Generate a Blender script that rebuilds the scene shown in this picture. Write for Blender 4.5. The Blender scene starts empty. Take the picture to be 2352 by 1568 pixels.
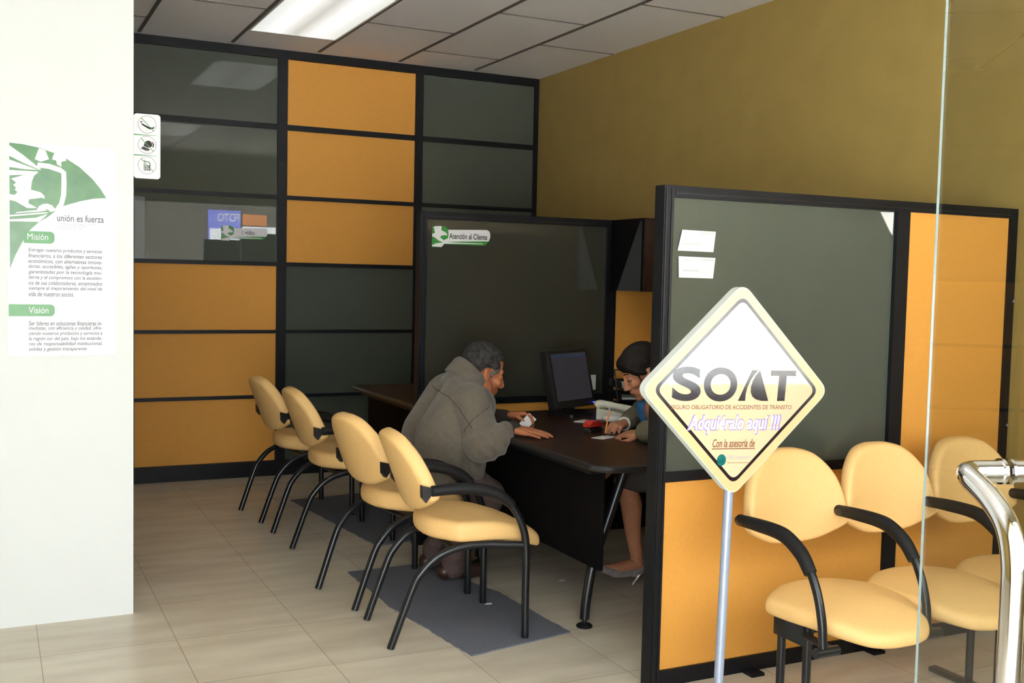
import bpy, bmesh, math, random
from mathutils import Vector, Matrix, noise
random.seed(7)
S = bpy.context.scene
COL = S.collection
PI = math.pi

# ------------------------------------------------------------------ camera
F_PX = 2448.65
cam_d = bpy.data.cameras.new('camera')
cam_d.sensor_fit = 'HORIZONTAL'; cam_d.sensor_width = 36.0
cam_d.lens = 36.0 * F_PX / 2352.0
cam_d.clip_start = 0.02
cam = bpy.data.objects.new('camera', cam_d); COL.objects.link(cam)
YAW, PITCH, ROLL = -0.456951, 0.0610832, 0.0223228
cy, sy = math.cos(YAW), math.sin(YAW)
fwd = Vector((-sy * math.cos(PITCH), cy * math.cos(PITCH), -math.sin(PITCH)))
rt = Vector((cy, sy, 0)); up = rt.cross(fwd)
r2 = rt * math.cos(ROLL) + up * math.sin(ROLL); u2 = up * math.cos(ROLL) - rt * math.sin(ROLL)
m = Matrix.Identity(4)
for i in range(3):
    m[i][0] = r2[i]; m[i][1] = u2[i]; m[i][2] = -fwd[i]
m.translation = (0, 0, 1.5)
cam.matrix_world = m
S.camera = cam

# ------------------------------------------------------------------ world, portals, exposure
S.view_settings.view_transform = 'Standard'
S.view_settings.look = 'None'
S.view_settings.exposure = 0.0
S.view_settings.gamma = 1.0
S.view_settings.use_curve_mapping = False
W = bpy.data.worlds.new('sky'); S.world = W; W.use_nodes = True
wn = W.node_tree; wn.nodes.clear()
wo = wn.nodes.new('ShaderNodeOutputWorld'); wb = wn.nodes.new('ShaderNodeBackground')
wg = wn.nodes.new('ShaderNodeTexGradient'); wt = wn.nodes.new('ShaderNodeTexCoord')
wm = wn.nodes.new('ShaderNodeMapping'); wm.inputs['Rotation'].default_value = (0, math.radians(90), 0)
wr = wn.nodes.new('ShaderNodeValToRGB')
wr.color_ramp.elements[0].color = (0.97, 1.0, 1.0, 1); wr.color_ramp.elements[1].color = (0.88, 0.95, 1.0, 1)
wn.links.new(wt.outputs['Generated'], wm.inputs['Vector']); wn.links.new(wm.outputs[0], wg.inputs[0])
wn.links.new(wg.outputs['Fac'], wr.inputs[0]); wn.links.new(wr.outputs[0], wb.inputs['Color'])
wb.inputs['Strength'].default_value = 9.0
wn.links.new(wb.outputs[0], wo.inputs[0])

def portal(name, loc, sx, sz):
    l = bpy.data.lights.new(name, 'AREA'); l.shape = 'RECTANGLE'; l.size = sx; l.size_y = sz
    l.cycles.is_portal = True
    o = bpy.data.objects.new(name, l); COL.objects.link(o); o.location = loc
    o.rotation_euler = (PI / 2, 0, PI)          # faces +Y, into the room
    return o
portal('door_portal', (0.04, 0.19, 1.18), 2.68, 2.62)
portal('window_portal', (2.84, 0.19, 1.7), 2.24, 1.5)
sun_d = bpy.data.lights.new('sun', 'SUN'); sun_d.energy = 95.0; sun_d.angle = math.radians(0.6); sun_d.color = (1.0, 0.97, 0.92)
sun = bpy.data.objects.new('sun', sun_d); COL.objects.link(sun)
sun.rotation_euler = Vector((0.12, -0.42, -1.0)).to_track_quat('-Z', 'Y').to_euler()   # high sun from behind the building, onto the street only
CEIL_EMIT = 1.0

# ------------------------------------------------------------------ materials
def mat(name, col, rough=0.6, metal=0.0, spec=0.5, var=0.0, nscale=40, bump=0.0, bscale=200, emit=None, estr=0, coat=0.0, vcol=None, sheen=0.0):
    M = bpy.data.materials.new(name); M.use_nodes = True
    nt = M.node_tree; b = nt.nodes['Principled BSDF']
    b.inputs['Roughness'].default_value = rough; b.inputs['Metallic'].default_value = metal
    b.inputs['Specular IOR Level'].default_value = spec
    b.inputs['Coat Weight'].default_value = coat
    b.inputs['Sheen Weight'].default_value = sheen
    c = (*col, 1)
    b.inputs['Base Color'].default_value = c
    if var > 0 or bump > 0:
        tc = nt.nodes.new('ShaderNodeTexCoord')
    if var > 0:
        n = nt.nodes.new('ShaderNodeTexNoise'); n.inputs['Scale'].default_value = nscale; n.inputs['Detail'].default_value = 5
        r = nt.nodes.new('ShaderNodeValToRGB')
        lo = vcol if vcol else tuple(x * (1 - var) for x in col); hi = tuple(min(1, x * (1 + var)) for x in col)
        r.color_ramp.elements[0].color = (*lo, 1); r.color_ramp.elements[1].color = (*hi, 1)
        r.color_ramp.elements[0].position = 0.3; r.color_ramp.elements[1].position = 0.7
        nt.links.new(tc.outputs['Object'], n.inputs['Vector']); nt.links.new(n.outputs['Fac'], r.inputs[0])
        nt.links.new(r.outputs[0], b.inputs['Base Color'])
    if bump > 0:
        n2 = nt.nodes.new('ShaderNodeTexNoise'); n2.inputs['Scale'].default_value = bscale; n2.inputs['Detail'].default_value = 4
        bp = nt.nodes.new('ShaderNodeBump'); bp.inputs['Strength'].default_value = bump; bp.inputs['Distance'].default_value = 0.01
        nt.links.new(tc.outputs['Object'], n2.inputs['Vector']); nt.links.new(n2.outputs['Fac'], bp.inputs['Height'])
        nt.links.new(bp.outputs[0], b.inputs['Normal'])
    if emit:
        b.inputs['Emission Color'].default_value = (*emit, 1); b.inputs['Emission Strength'].default_value = estr
    return M

M = {}
M['white'] = mat('white_paint', (0.67, 0.70, 0.69), 0.55, var=0.015, nscale=3, bump=0.03, bscale=60)
M['tan'] = mat('tan_paint', (0.33, 0.235, 0.07), 0.7, var=0.05, nscale=5, bump=0.05, bscale=120, spec=0.3)
M['orange'] = mat('orange_melamine', (0.62, 0.29, 0.055), 0.6, var=0.03, nscale=60, bump=0.02, bscale=300, spec=0.2)
M['frame'] = mat('black_aluminium', (0.0055, 0.006, 0.008), 0.45, var=0.2, nscale=30, spec=0.22)
M['dglass'] = mat('dark_film_glass', (0.072, 0.082, 0.066), 0.012, var=0.05, nscale=2, spec=0.55)
M['sglass'] = mat('satin_film_glass', (0.062, 0.074, 0.060), 0.06, var=0.05, nscale=2, spec=0.5)
M['iglass'] = mat('smoked_film_glass', (0.034, 0.034, 0.026), 0.05, var=0.05, nscale=2, spec=0.5)
M['ceil'] = mat('ceiling_tile', (0.95, 0.94, 0.945), 0.9, var=0.04, nscale=90, bump=0.15, bscale=250, spec=0.1)
M['grid'] = mat('ceiling_grid', (0.10, 0.09, 0.08), 0.7, var=0.1)
M['cream'] = mat('cream_vinyl', (0.76, 0.485, 0.19), 0.5, var=0.03, nscale=80, bump=0.06, bscale=350, spec=0.35)
M['tube'] = mat('black_enamel_tube', (0.006, 0.007, 0.009), 0.28, var=0.15, spec=0.45)
M['rubber'] = mat('black_rubber', (0.007, 0.007, 0.008), 0.55, var=0.2, bump=0.05, spec=0.25)
M['wood'] = mat('dark_wenge_laminate', (0.026, 0.012, 0.007), 0.38, var=0.35, nscale=14, spec=0.22)
M['wood_d'] = mat('black_wenge_panel', (0.004, 0.0035, 0.0035), 0.65, var=0.25, nscale=14, spec=0.06)
M['edge'] = mat('black_edge_band', (0.013, 0.012, 0.012), 0.3, var=0.1)
M['mat'] = mat('grey_carpet', (0.155, 0.165, 0.195), 0.95, var=0.22, nscale=160, bump=0.6, bscale=500, spec=0.1)
M['chrome'] = mat('polished_chrome', (0.86, 0.86, 0.86), 0.07, metal=1.0, var=0.02)
M['steel'] = mat('grey_blue_tube', (0.27, 0.31, 0.40), 0.38, metal=0.35, var=0.05)
M['sign'] = mat('cream_sign_margin', (0.52, 0.335, 0.165), 0.22, var=0.01, nscale=3, spec=0.4)
M['signin'] = mat('glossy_cream_sign', (0.50, 0.375, 0.235), 0.03, var=0.01, nscale=3, spec=0.5, coat=0.6)
M['signedge'] = mat('white_board_edge', (0.62, 0.67, 0.63), 0.5, var=0.02)
M['ink'] = mat('black_print', (0.012, 0.008, 0.010), 0.12, var=0.05)
M['brownink'] = mat('brown_print', (0.13, 0.035, 0.012), 0.3, var=0.05)
M['lilac'] = mat('lilac_print', (0.20, 0.14, 0.36), 0.3, var=0.05)
M['whiteink'] = mat('white_print', (0.66, 0.66, 0.68), 0.3, var=0.01)
M['greyink'] = mat('grey_print', (0.10, 0.10, 0.12), 0.5, var=0.05)
M['paleink'] = mat('pale_print', (0.24, 0.25, 0.30), 0.5, var=0.05)
M['teal'] = mat('teal_print', (0.005, 0.085, 0.08), 0.15, var=0.3, nscale=60)
M['paper'] = mat('white_paper', (0.68, 0.69, 0.69), 0.7, var=0.015, nscale=20)
M['lam'] = mat('laminated_poster', (0.64, 0.66, 0.69), 0.2, var=0.015, nscale=6)
M['green'] = mat('leaf_green_print', (0.035, 0.135, 0.02), 0.2, var=0.3, nscale=9, vcol=(0.012, 0.115, 0.022))
M['bgreen'] = mat('bright_green_print', (0.025, 0.20, 0.03), 0.3, var=0.05)
M['skin'] = mat('tanned_skin', (0.33, 0.115, 0.048), 0.5, var=0.14, nscale=26, bump=0.12, bscale=260, spec=0.4)
M['skin2'] = mat('light_brown_skin', (0.40, 0.17, 0.09), 0.5, var=0.1, nscale=20, bump=0.05, spec=0.4)
M['lip'] = mat('lip_skin', (0.25, 0.07, 0.05), 0.45, var=0.1)
M['hair_m'] = mat('salt_and_pepper_hair', (0.026, 0.024, 0.0235), 0.7, var=0.9, nscale=45, bump=0.5, bscale=190, vcol=(0.007, 0.0065, 0.0065), spec=0.25)
M['hair_g'] = mat('grey_temple_hair', (0.095, 0.09, 0.082), 0.7, var=0.5, nscale=70, bump=0.5, bscale=190, spec=0.2)
M['hair_w'] = mat('dark_brown_hair', (0.009, 0.006, 0.005), 0.6, var=0.4, nscale=70, bump=0.3, bscale=120, spec=0.2)
M['jacket'] = mat('taupe_jacket_cloth', (0.108, 0.092, 0.070), 0.85, var=0.10, nscale=40, bump=0.25, bscale=600, spec=0.2, sheen=0.2)
M['knit'] = mat('dark_brown_knit', (0.022, 0.014, 0.012), 0.9, var=0.3, nscale=90, bump=0.5, bscale=400)
M['trousers'] = mat('brown_trousers', (0.075, 0.048, 0.042), 0.85, var=0.12, nscale=40, bump=0.2, bscale=500)
M['shoe_m'] = mat('brown_leather', (0.035, 0.018, 0.013), 0.4, var=0.2)
M['olive'] = mat('olive_jacket_cloth', (0.13, 0.115, 0.07), 0.85, var=0.15, nscale=60, bump=0.3, bscale=400)
M['skirt'] = mat('charcoal_skirt_cloth', (0.050, 0.044, 0.038), 0.85, var=0.1, bump=0.2, bscale=500)
M['silver'] = mat('silver_leather', (0.46, 0.42, 0.44), 0.25, metal=0.6, var=0.2)
M['bluecl'] = mat('blue_scarf_cloth', (0.02, 0.10, 0.24), 0.8, var=0.2)
M['plastic'] = mat('black_plastic', (0.010, 0.010, 0.011), 0.35, var=0.1)
M['screen'] = mat('lit_dim_screen', (0.01, 0.01, 0.011), 0.3, spec=0.2, emit=(0.020, 0.018, 0.022), estr=1.0, var=0.2, nscale=8)
M['scrbar'] = mat('screen_title_bar', (0.02, 0.03, 0.06), 0.25, emit=(0.008, 0.014, 0.03), estr=1.0)
M['led'] = mat('blue_led', (0.02, 0.03, 0.5), 0.3, emit=(0.04, 0.08, 1.0), estr=4.0)
M['phone'] = mat('ivory_plastic', (0.62, 0.62, 0.52), 0.4, var=0.05)
M['red'] = mat('red_plastic', (0.42, 0.022, 0.012), 0.3, var=0.05)
M['pencil'] = mat('orange_pencil', (0.62, 0.22, 0.05), 0.4, var=0.05)
M['diff'] = mat('light_diffuser', (0.9, 0.9, 0.9), 0.5, emit=(0.94, 1.0, 0.97), estr=CEIL_EMIT)
M['lframe'] = mat('light_frame', (0.75, 0.75, 0.72), 0.5, var=0.02)
M['pave'] = mat('grey_pavement', (0.42, 0.42, 0.41), 0.9, var=0.1, nscale=8)
M['shopwall'] = mat('dark_shop_front', (0.075, 0.07, 0.06), 0.8, var=0.1, nscale=4)
M['shopblue'] = mat('blue_shop_sign', (0.16, 0.19, 0.62), 0.5, var=0.05)
M['shoporange'] = mat('orange_shop_sign', (0.45, 0.17, 0.05), 0.5, var=0.05)
M['shopwhite'] = mat('white_shop_board', (0.7, 0.74, 0.8), 0.5, var=0.05)
M['brass'] = mat('door_hinge_steel', (0.6, 0.6, 0.6), 0.3, metal=1.0, var=0.05)

def floor_mat():
    Mt = bpy.data.materials.new('beige_floor_tile'); Mt.use_nodes = True
    nt = Mt.node_tree; b = nt.nodes['Principled BSDF']
    g = nt.nodes.new('ShaderNodeNewGeometry'); mp = nt.nodes.new('ShaderNodeMapping')
    mp.inputs['Location'].default_value = (-0.169 + 0.505, -3.884 + 0.505 * 8, 0)
    br = nt.nodes.new('ShaderNodeTexBrick'); br.offset = 0.0; br.squash = 1.0
    br.inputs['Scale'].default_value = 1.0; br.inputs['Brick Width'].default_value = 0.505; br.inputs['Row Height'].default_value = 0.505
    br.inputs['Mortar Size'].default_value = 0.0022; br.inputs['Mortar Smooth'].default_value = 0.3; br.inputs['Bias'].default_value = 0
    br.inputs['Color1'].default_value = (0.59, 0.54, 0.435, 1); br.inputs['Color2'].default_value = (0.54, 0.49, 0.395, 1)
    br.inputs['Mortar'].default_value = (0.30, 0.255, 0.20, 1)
    mp2 = nt.nodes.new('ShaderNodeMapping'); mp2.inputs['Scale'].default_value = (1.2, 5.0, 1)
    n = nt.nodes.new('ShaderNodeTexNoise'); n.inputs['Scale'].default_value = 1.6; n.inputs['Detail'].default_value = 6
    r = nt.nodes.new('ShaderNodeValToRGB')
    r.color_ramp.elements[0].color = (0.84, 0.81, 0.78, 1); r.color_ramp.elements[1].color = (1.08, 1.08, 1.08, 1)
    r.color_ramp.elements[0].position = 0.35; r.color_ramp.elements[1].position = 0.62
    mx = nt.nodes.new('ShaderNodeMix'); mx.data_type = 'RGBA'; mx.blend_type = 'MULTIPLY'; mx.inputs['Factor'].default_value = 0.8
    L = nt.links.new
    L(g.outputs['Position'], mp.inputs['Vector']); L(mp.outputs[0], br.inputs['Vector'])
    L(g.outputs['Position'], mp2.inputs['Vector']); L(mp2.outputs[0], n.inputs['Vector']); L(n.outputs['Fac'], r.inputs[0])
    L(br.outputs['Color'], mx.inputs['A']); L(r.outputs[0], mx.inputs['B']); L(mx.outputs['Result'], b.inputs['Base Color'])
    b.inputs['Roughness'].default_value = 0.33; b.inputs['Specular IOR Level'].default_value = 0.35
    return Mt
M['floor'] = floor_mat()

def clear_glass(name, tint=(0.93, 0.95, 0.94), rough=0.0):
    Mt = bpy.data.materials.new(name); Mt.use_nodes = True
    nt = Mt.node_tree; nt.nodes.clear()
    o = nt.nodes.new('ShaderNodeOutputMaterial'); mx = nt.nodes.new('ShaderNodeMixShader')
    t = nt.nodes.new('ShaderNodeBsdfTransparent'); t.inputs[0].default_value = (*tint, 1)
    gl = nt.nodes.new('ShaderNodeBsdfGlossy'); gl.inputs['Roughness'].default_value = rough
    fr = nt.nodes.new('ShaderNodeFresnel')
    ge = nt.nodes.new('ShaderNodeNewGeometry'); mr = nt.nodes.new('ShaderNodeMapRange')   # same air-to-glass reflectance on both faces
    mr.inputs['To Min'].default_value = 1.45; mr.inputs['To Max'].default_value = 1 / 1.45
    nt.links.new(ge.outputs['Backfacing'], mr.inputs['Value']); nt.links.new(mr.outputs[0], fr.inputs['IOR'])
    nt.links.new(fr.outputs[0], mx.inputs[0]); nt.links.new(t.outputs[0], mx.inputs[1]); nt.links.new(gl.outputs[0], mx.inputs[2])
    nt.links.new(mx.outputs[0], o.inputs[0])
    return Mt
M['glass'] = clear_glass('clear_door_glass', (0.90, 0.915, 0.90))
M['wglass'] = clear_glass('clear_window_glass', (0.98, 0.985, 0.98))
M['gedge'] = mat('glass_edge', (0.30, 0.36, 0.35), 0.12, var=0.05, spec=0.6)

# ------------------------------------------------------------------ mesh helpers
def catmull(pts, n=6):
    P = [Vector(p) for p in pts]
    if len(P) < 3: return P
    out = []
    for i in range(len(P) - 1):
        p0 = P[i - 1] if i > 0 else P[0] * 2 - P[1]; p1 = P[i]; p2 = P[i + 1]
        p3 = P[i + 2] if i + 2 < len(P) else P[-1] * 2 - P[-2]
        for k in range(n):
            t = k / n
            out.append(0.5 * ((2 * p1) + (p2 - p0) * t + (2 * p0 - 5 * p1 + 4 * p2 - p3) * t * t + (3 * p1 - p0 - 3 * p2 + p3) * t ** 3))
    out.append(P[-1]); return out

class MB:
    def __init__(s): s.bm = bmesh.new()
    def box(s, a, b, bev=0.0, mtx=None):
        x0, y0, z0 = a; x1, y1, z1 = b
        v = [s.bm.verts.new(p) for p in ((x0, y0, z0), (x1, y0, z0), (x1, y1, z0), (x0, y1, z0), (x0, y0, z1), (x1, y0, z1), (x1, y1, z1), (x0, y1, z1))]
        fs = [s.bm.faces.new([v[i] for i in q]) for q in ((3, 2, 1, 0), (4, 5, 6, 7), (0, 1, 5, 4), (1, 2, 6, 5), (2, 3, 7, 6), (3, 0, 4, 7))]
        if bev > 0:
            es = list({e for f in fs for e in f.edges})
            r = bmesh.ops.bevel(s.bm, geom=es, offset=bev, segments=2, affect='EDGES', profile=0.5)
            v = list({w for f in r['faces'] for w in f.verts} | {w for w in v if w.is_valid})
        if mtx is not None:
            for w in v: w.co = mtx @ w.co
        return s
    def tube(s, pts, r, seg=14, smooth=6, radii=None, cap=True):
        P = catmull(pts, smooth) if smooth else [Vector(p) for p in pts]
        n = len(P)
        if radii:
            k = len(radii) - 1
            R = []
            for i in range(n):
                t = i / (n - 1) * k; j = min(int(t), k - 1); f = t - j
                R.append(radii[j] * (1 - f) + radii[j + 1] * f)
        else: R = [r] * n
        T = [((P[min(i + 1, n - 1)] - P[max(i - 1, 0)]).normalized()) for i in range(n)]
        ref = Vector((0, 0, 1)) if abs(T[0].z) < 0.9 else Vector((1, 0, 0))
        N = (ref - T[0] * ref.dot(T[0])).normalized()
        rings = []
        for i in range(n):
            N = (N - T[i] * N.dot(T[i])).normalized(); B = T[i].cross(N)
            rings.append([s.bm.verts.new(P[i] + (N * math.cos(2 * PI * k / seg) + B * math.sin(2 * PI * k / seg)) * R[i]) for k in range(seg)])
        for a, b in zip(rings, rings[1:]):
            for k in range(seg): s.bm.faces.new((a[k], a[(k + 1) % seg], b[(k + 1) % seg], b[k]))
        if cap: s.bm.faces.new(rings[0][::-1]); s.bm.faces.new(rings[-1])
        return s
    def capsule(s, p0, p1, r0, r1=None, seg=20):
        r1 = r0 if r1 is None else r1
        p0 = Vector(p0); p1 = Vector(p1); d = p1 - p0
        L = d.length
        if L < 1e-6: d = Vector((0, 0, 1)); L = 1e-6
        t = d / L if L > 1e-5 else Vector((0, 0, 1))
        ref = Vector((0, 0, 1)) if abs(t.z) < 0.9 else Vector((1, 0, 0))
        N = (ref - t * ref.dot(t)).normalized(); B = t.cross(N)
        K = 6; prof = []
        for i in range(K + 1):
            a = -PI / 2 + PI / 2 * i / K; prof.append((r0 * math.sin(a), r0 * math.cos(a)))
        for i in range(K + 1):
            a = PI / 2 * i / K; prof.append((L + r1 * math.sin(a), r1 * math.cos(a)))
        rings = []
        for (z, r) in prof:
            if r < 1e-6: rings.append([s.bm.verts.new(p0 + t * z)])
            else: rings.append([s.bm.verts.new(p0 + t * z + (N * math.cos(2 * PI * k / seg) + B * math.sin(2 * PI * k / seg)) * r) for k in range(seg)])
        for a, b in zip(rings, rings[1:]):
            for k in range(seg):
                q = (k + 1) % seg
                if len(a) == 1: s.bm.faces.new((a[0], b[q], b[k]))
                elif len(b) == 1: s.bm.faces.new((a[k], a[q], b[0]))
                else: s.bm.faces.new((a[k], a[q], b[q], b[k]))
        return s
    def ell(s, c, r, rot=None, seg=24):
        n0 = len(s.bm.verts); 
        res = bmesh.ops.create_uvsphere(s.bm, u_segments=seg, v_segments=seg // 2, radius=1.0)
        mt = Matrix.Translation(Vector(c)) @ (rot.to_4x4() if rot is not None else Matrix.Identity(4)) @ Matrix.Diagonal((*r, 1))
        for v in res['verts']: v.co = mt @ v.co
        return s
    def lathe(s, prof, c=(0, 0, 0), seg=24):
        c = Vector(c); rings = []
        for (r, z) in prof:
            rings.append([s.bm.verts.new(c + Vector((r * math.cos(2 * PI * k / seg), r * math.sin(2 * PI * k / seg), z))) for k in range(seg)])
        for a, b in zip(rings, rings[1:]):
            for k in range(seg): s.bm.faces.new((a[k], a[(k + 1) % seg], b[(k + 1) % seg], b[k]))
        s.bm.faces.new(rings[0][::-1]); s.bm.faces.new(rings[-1]); return s
    def prism(s, poly, d0, d1, plane='xz'):
        # polygon in a plane, extruded between d0 and d1 along the remaining axis
        def mk(p, d):
            if plane == 'xz': return (p[0], d, p[1])
            if plane == 'xy': return (p[0], p[1], d)
            return (d, p[0], p[1])
        a = [s.bm.verts.new(mk(p, d0)) for p in poly]; b = [s.bm.verts.new(mk(p, d1)) for p in poly]
        n = len(poly)
        fa = s.bm.faces.new(a); fb = s.bm.faces.new(b[::-1])
        for k in range(n): s.bm.faces.new((a[k], b[k], b[(k + 1) % n], a[(k + 1) % n]))
        fa.normal_update(); fb.normal_update()
        bmesh.ops.triangulate(s.bm, faces=[fa, fb], ngon_method='EAR_CLIP')
        return s
    def pad(s, outline, th, fn, rings=9, power=2.6):
        # cushion: outline (list of 2D), thickness th, fn(u,v,h)->3D point, h in [-.5,.5]*th
        n = len(outline); cx = sum(p[0] for p in outline) / n; cyy = sum(p[1] for p in outline) / n
        prof = []
        for i in range(rings + 1):
            a = -PI / 2 + PI * i / rings
            c = math.cos(a); sn = math.sin(a)
            sc = abs(c) ** (2 / power); h = math.copysign(abs(sn) ** (2 / power), sn) * 0.5
            prof.append((1 - (1 - sc) * 0.13, h))
        inner = [(0.80, None), (0.55, None), (0.25, None)]
        seq = [(0.0, -0.5), (0.3, -0.5), (0.6, -0.5)] + prof + [(0.6, 0.53), (0.3, 0.56), (0.0, 0.57)]
        rs = []
        for sc, h in seq:
            if sc == 0: rs.append([s.bm.verts.new(fn(cx, cyy, h * th))])
            else: rs.append([s.bm.verts.new(fn(cx + (p[0] - cx) * sc, cyy + (p[1] - cyy) * sc, h * th)) for p in outline])
        for a, b in zip(rs, rs[1:]):
            for k in range(n):
                q = (k + 1) % n
                if len(a) == 1: s.bm.faces.new((a[0], b[k], b[q]))
                elif len(b) == 1: s.bm.faces.new((a[k], a[q], b[0]))
                else: s.bm.faces.new((a[k], a[q], b[q], b[k]))
        return s
    def build(s, name, m, parent=None, smooth=40, loc=None):
        bmesh.ops.recalc_face_normals(s.bm, faces=s.bm.faces[:])
        me = bpy.data.meshes.new(name); s.bm.to_mesh(me); s.bm.free()
        return link(name, me, m, parent, smooth)

def link(name, me, m, parent=None, smooth=40):
    o = bpy.data.objects.new(name, me); COL.objects.link(o)
    if m is not None: me.materials.append(M[m] if isinstance(m, str) else m)
    if smooth:
        for p in me.polygons: p.use_smooth = True
        try: me.set_sharp_from_angle(angle=math.radians(smooth))
        except Exception: pass
    if parent is not None: o.parent = parent
    return o

def tag(o, label, cat, group=None, kind=None):
    o['label'] = label; o['category'] = cat
    if group: o['group'] = group
    if kind: o['kind'] = kind
    return o
def thing(name, label, cat, loc=(0, 0, 0), rz=0, group=None):
    o = bpy.data.objects.new(name, None); COL.objects.link(o); o.empty_display_size = 0.1
    o.location = loc; o.rotation_euler = (0, 0, rz)
    return tag(o, label, cat, group)
def struct(o, label=None, cat=None):
    o['kind'] = 'structure'
    if label: o['label'] = label
    if cat: o['category'] = cat
    return o
def room(name, label, cat):
    o = bpy.data.objects.new(name, None); COL.objects.link(o); o.empty_display_size = 0.1
    return struct(o, label, cat)
def dup(root, loc, rz, label, group=None):
    r = root.copy(); COL.objects.link(r); r.location = loc; r.rotation_euler = (0, 0, rz); r['label'] = label
    if group: r['group'] = group
    for ch in list(root.children):
        c = ch.copy(); COL.objects.link(c); c.parent = r
        for g in list(ch.children):
            d = g.copy(); COL.objects.link(d); d.parent = c
    return r

def remesh(name, mb, m, parent=None, voxel=0.006, smooth=6, disp=None):
    me = bpy.data.meshes.new('tmp'); mb.bm.to_mesh(me); mb.bm.free()
    o = bpy.data.objects.new('tmp', me); COL.objects.link(o)
    md = o.modifiers.new('r', 'REMESH'); md.mode = 'VOXEL'; md.voxel_size = voxel; md.use_smooth_shade = True
    if smooth:
        sm = o.modifiers.new('s', 'SMOOTH'); sm.iterations = smooth; sm.factor = 0.5
    dg = bpy.context.evaluated_depsgraph_get(); dg.update()
    res = bpy.data.meshes.new_from_object(o.evaluated_get(dg)); res.name = name
    bpy.data.objects.remove(o); bpy.data.meshes.remove(me)
    if disp:
        ns = [v.normal.copy() for v in res.vertices]
        for v, nn in zip(res.vertices, ns):
            v.co += nn * disp(v.co)
    return link(name, res, m, parent, smooth=180)

def text(name, body, m, parent, h=None, w=None, at=(0, 0), align='LEFT', d=-0.0006, shear=0.0, bold=0.0, spacing=1.0, line=1.0, th=0.0004):
    # flat lettering lying in the xz plane of the parent, facing -y, baseline-left at `at`
    cu = bpy.data.curves.new('t', 'FONT'); cu.body = body; cu.size = 1.0; cu.shear = shear; cu.offset = bold
    cu.space_character = spacing; cu.space_line = line; cu.resolution_u = 7 if (h or 1) > 0.03 else 3; cu.align_x = 'LEFT'; cu.extrude = 0.0
    o = bpy.data.objects.new('t', cu); COL.objects.link(o)
    dg = bpy.context.evaluated_depsgraph_get(); dg.update()
    me = bpy.data.meshes.new_from_object(o.evaluated_get(dg)); bpy.data.objects.remove(o)
    xs = [v.co.x for v in me.vertices]; ys = [v.co.y for v in me.vertices]
    W0 = max(xs) - min(xs); H0 = max(ys) - min(ys)
    sx = w / W0 if w else h / H0; sz = h / H0 if h else sx
    x0 = min(xs); y0 = min(ys)
    ox = at[0] - (W0 * sx / 2 if align == 'CENTER' else 0)
    for v in me.vertices:
        v.co = Vector((ox + (v.co.x - x0) * sx, d, at[1] + (v.co.y - y0) * sz))
    me.name = name
    o = link(name, me, m, parent, smooth=0)
    return o

def flat(name, polys, m, parent, d=-0.0005, th=0.0004):
    mb = MB()
    for i, p in enumerate(polys): mb.prism(p, d - 0.00006 * i, d + th, 'xz')
    return mb.build(name, m, parent, smooth=0)
def stroke(pts, w):
    P = [Vector((p[0], p[1])) for p in pts]; L = []; R = []
    for i in range(len(P)):
        t = (P[min(i + 1, len(P) - 1)] - P[max(i - 1, 0)]).normalized(); n = Vector((-t.y, t.x)) * (w / 2)
        L.append(tuple(P[i] + n)); R.append(tuple(P[i] - n))
    return L + R[::-1]
def circ(c, r, n=28, rz=None):
    rz = r if rz is None else rz
    return [(c[0] + r * math.cos(2 * PI * k / n), c[1] + rz * math.sin(2 * PI * k / n)) for k in range(n)]
def ringpolys(c, r, w, n=28):
    out = []
    for k in range(n):
        a0 = 2 * PI * k / n; a1 = 2 * PI * (k + 1) / n
        out.append([(c[0] + q * math.cos(a), c[1] + q * math.sin(a)) for q, a in ((r, a0), (r, a1), (r - w, a1), (r - w, a0))])
    return out
def rrect(x0, z0, x1, z1, r, n=5, corners=(1, 1, 1, 1)):
    out = []
    for (cx, cz, a0, on) in ((x1 - r, z1 - r, 0, corners[0]), (x0 + r, z1 - r, PI / 2, corners[1]), (x0 + r, z0 + r, PI, corners[2]), (x1 - r, z0 + r, 1.5 * PI, corners[3])):
        if on:
            for k in range(n + 1):
                a = a0 + PI / 2 * k / n; out.append((cx + r * math.cos(a), cz + r * math.sin(a)))
        else:
            out.append((cx + math.copysign(r, math.cos(a0 + PI / 4)), cz + math.copysign(r, math.sin(a0 + PI / 4))))
    return out

# ------------------------------------------------------------------ room shell
CZ = 3.09
struct(MB().box((-3.0, 0.2, -0.12), (4.0, 7.9, 0.0)).build('floor', 'floor', smooth=0), 'beige square stone tile floor of the office', 'floor')
ce = struct(MB().box((-3.0, 0.2, CZ), (4.15, 7.9, CZ + 0.1)).build('ceiling', 'ceil', smooth=0), 'suspended ceiling of pale grey tiles in a dark grid', 'ceiling')
g = MB()
gx = [1.54 + 0.6185 * k for k in range(-7, 4)]
for x in gx: g.box((x - 0.011, 0.36, CZ - 0.006), (x + 0.011, 7.66, CZ + 0.002))
for i, x in enumerate(gx):
    off = 7.21 if (i % 2 == 1) else 6.60
    for k in range(-1, 6):
        y = off - 1.27 * k
        if 0.4 < y < 7.62: g.box((x + 0.011, y - 0.005, CZ - 0.004), (min(x + 0.6075, 3.995), y + 0.005, CZ + 0.002))
g.build('ceiling_grid', 'grid', ce, smooth=0)
struct(MB().box((4.0, 0.35, -0.12), (4.15, 7.9, CZ)).build('wall_right', 'tan', smooth=0), 'tan painted wall on the right', 'wall')
struct(MB().box((-3.12, 0.2, -0.12), (-3.0, 7.9, CZ)).build('wall_left', 'tan', smooth=0), 'tan painted wall on the left', 'wall')
struct(MB().box((-3.0, 4.80, 0.0), (0.555, 4.98, CZ)).build('wall_partition', 'white', smooth=0), 'bright white plastered wall end with the poster', 'wall')
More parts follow.
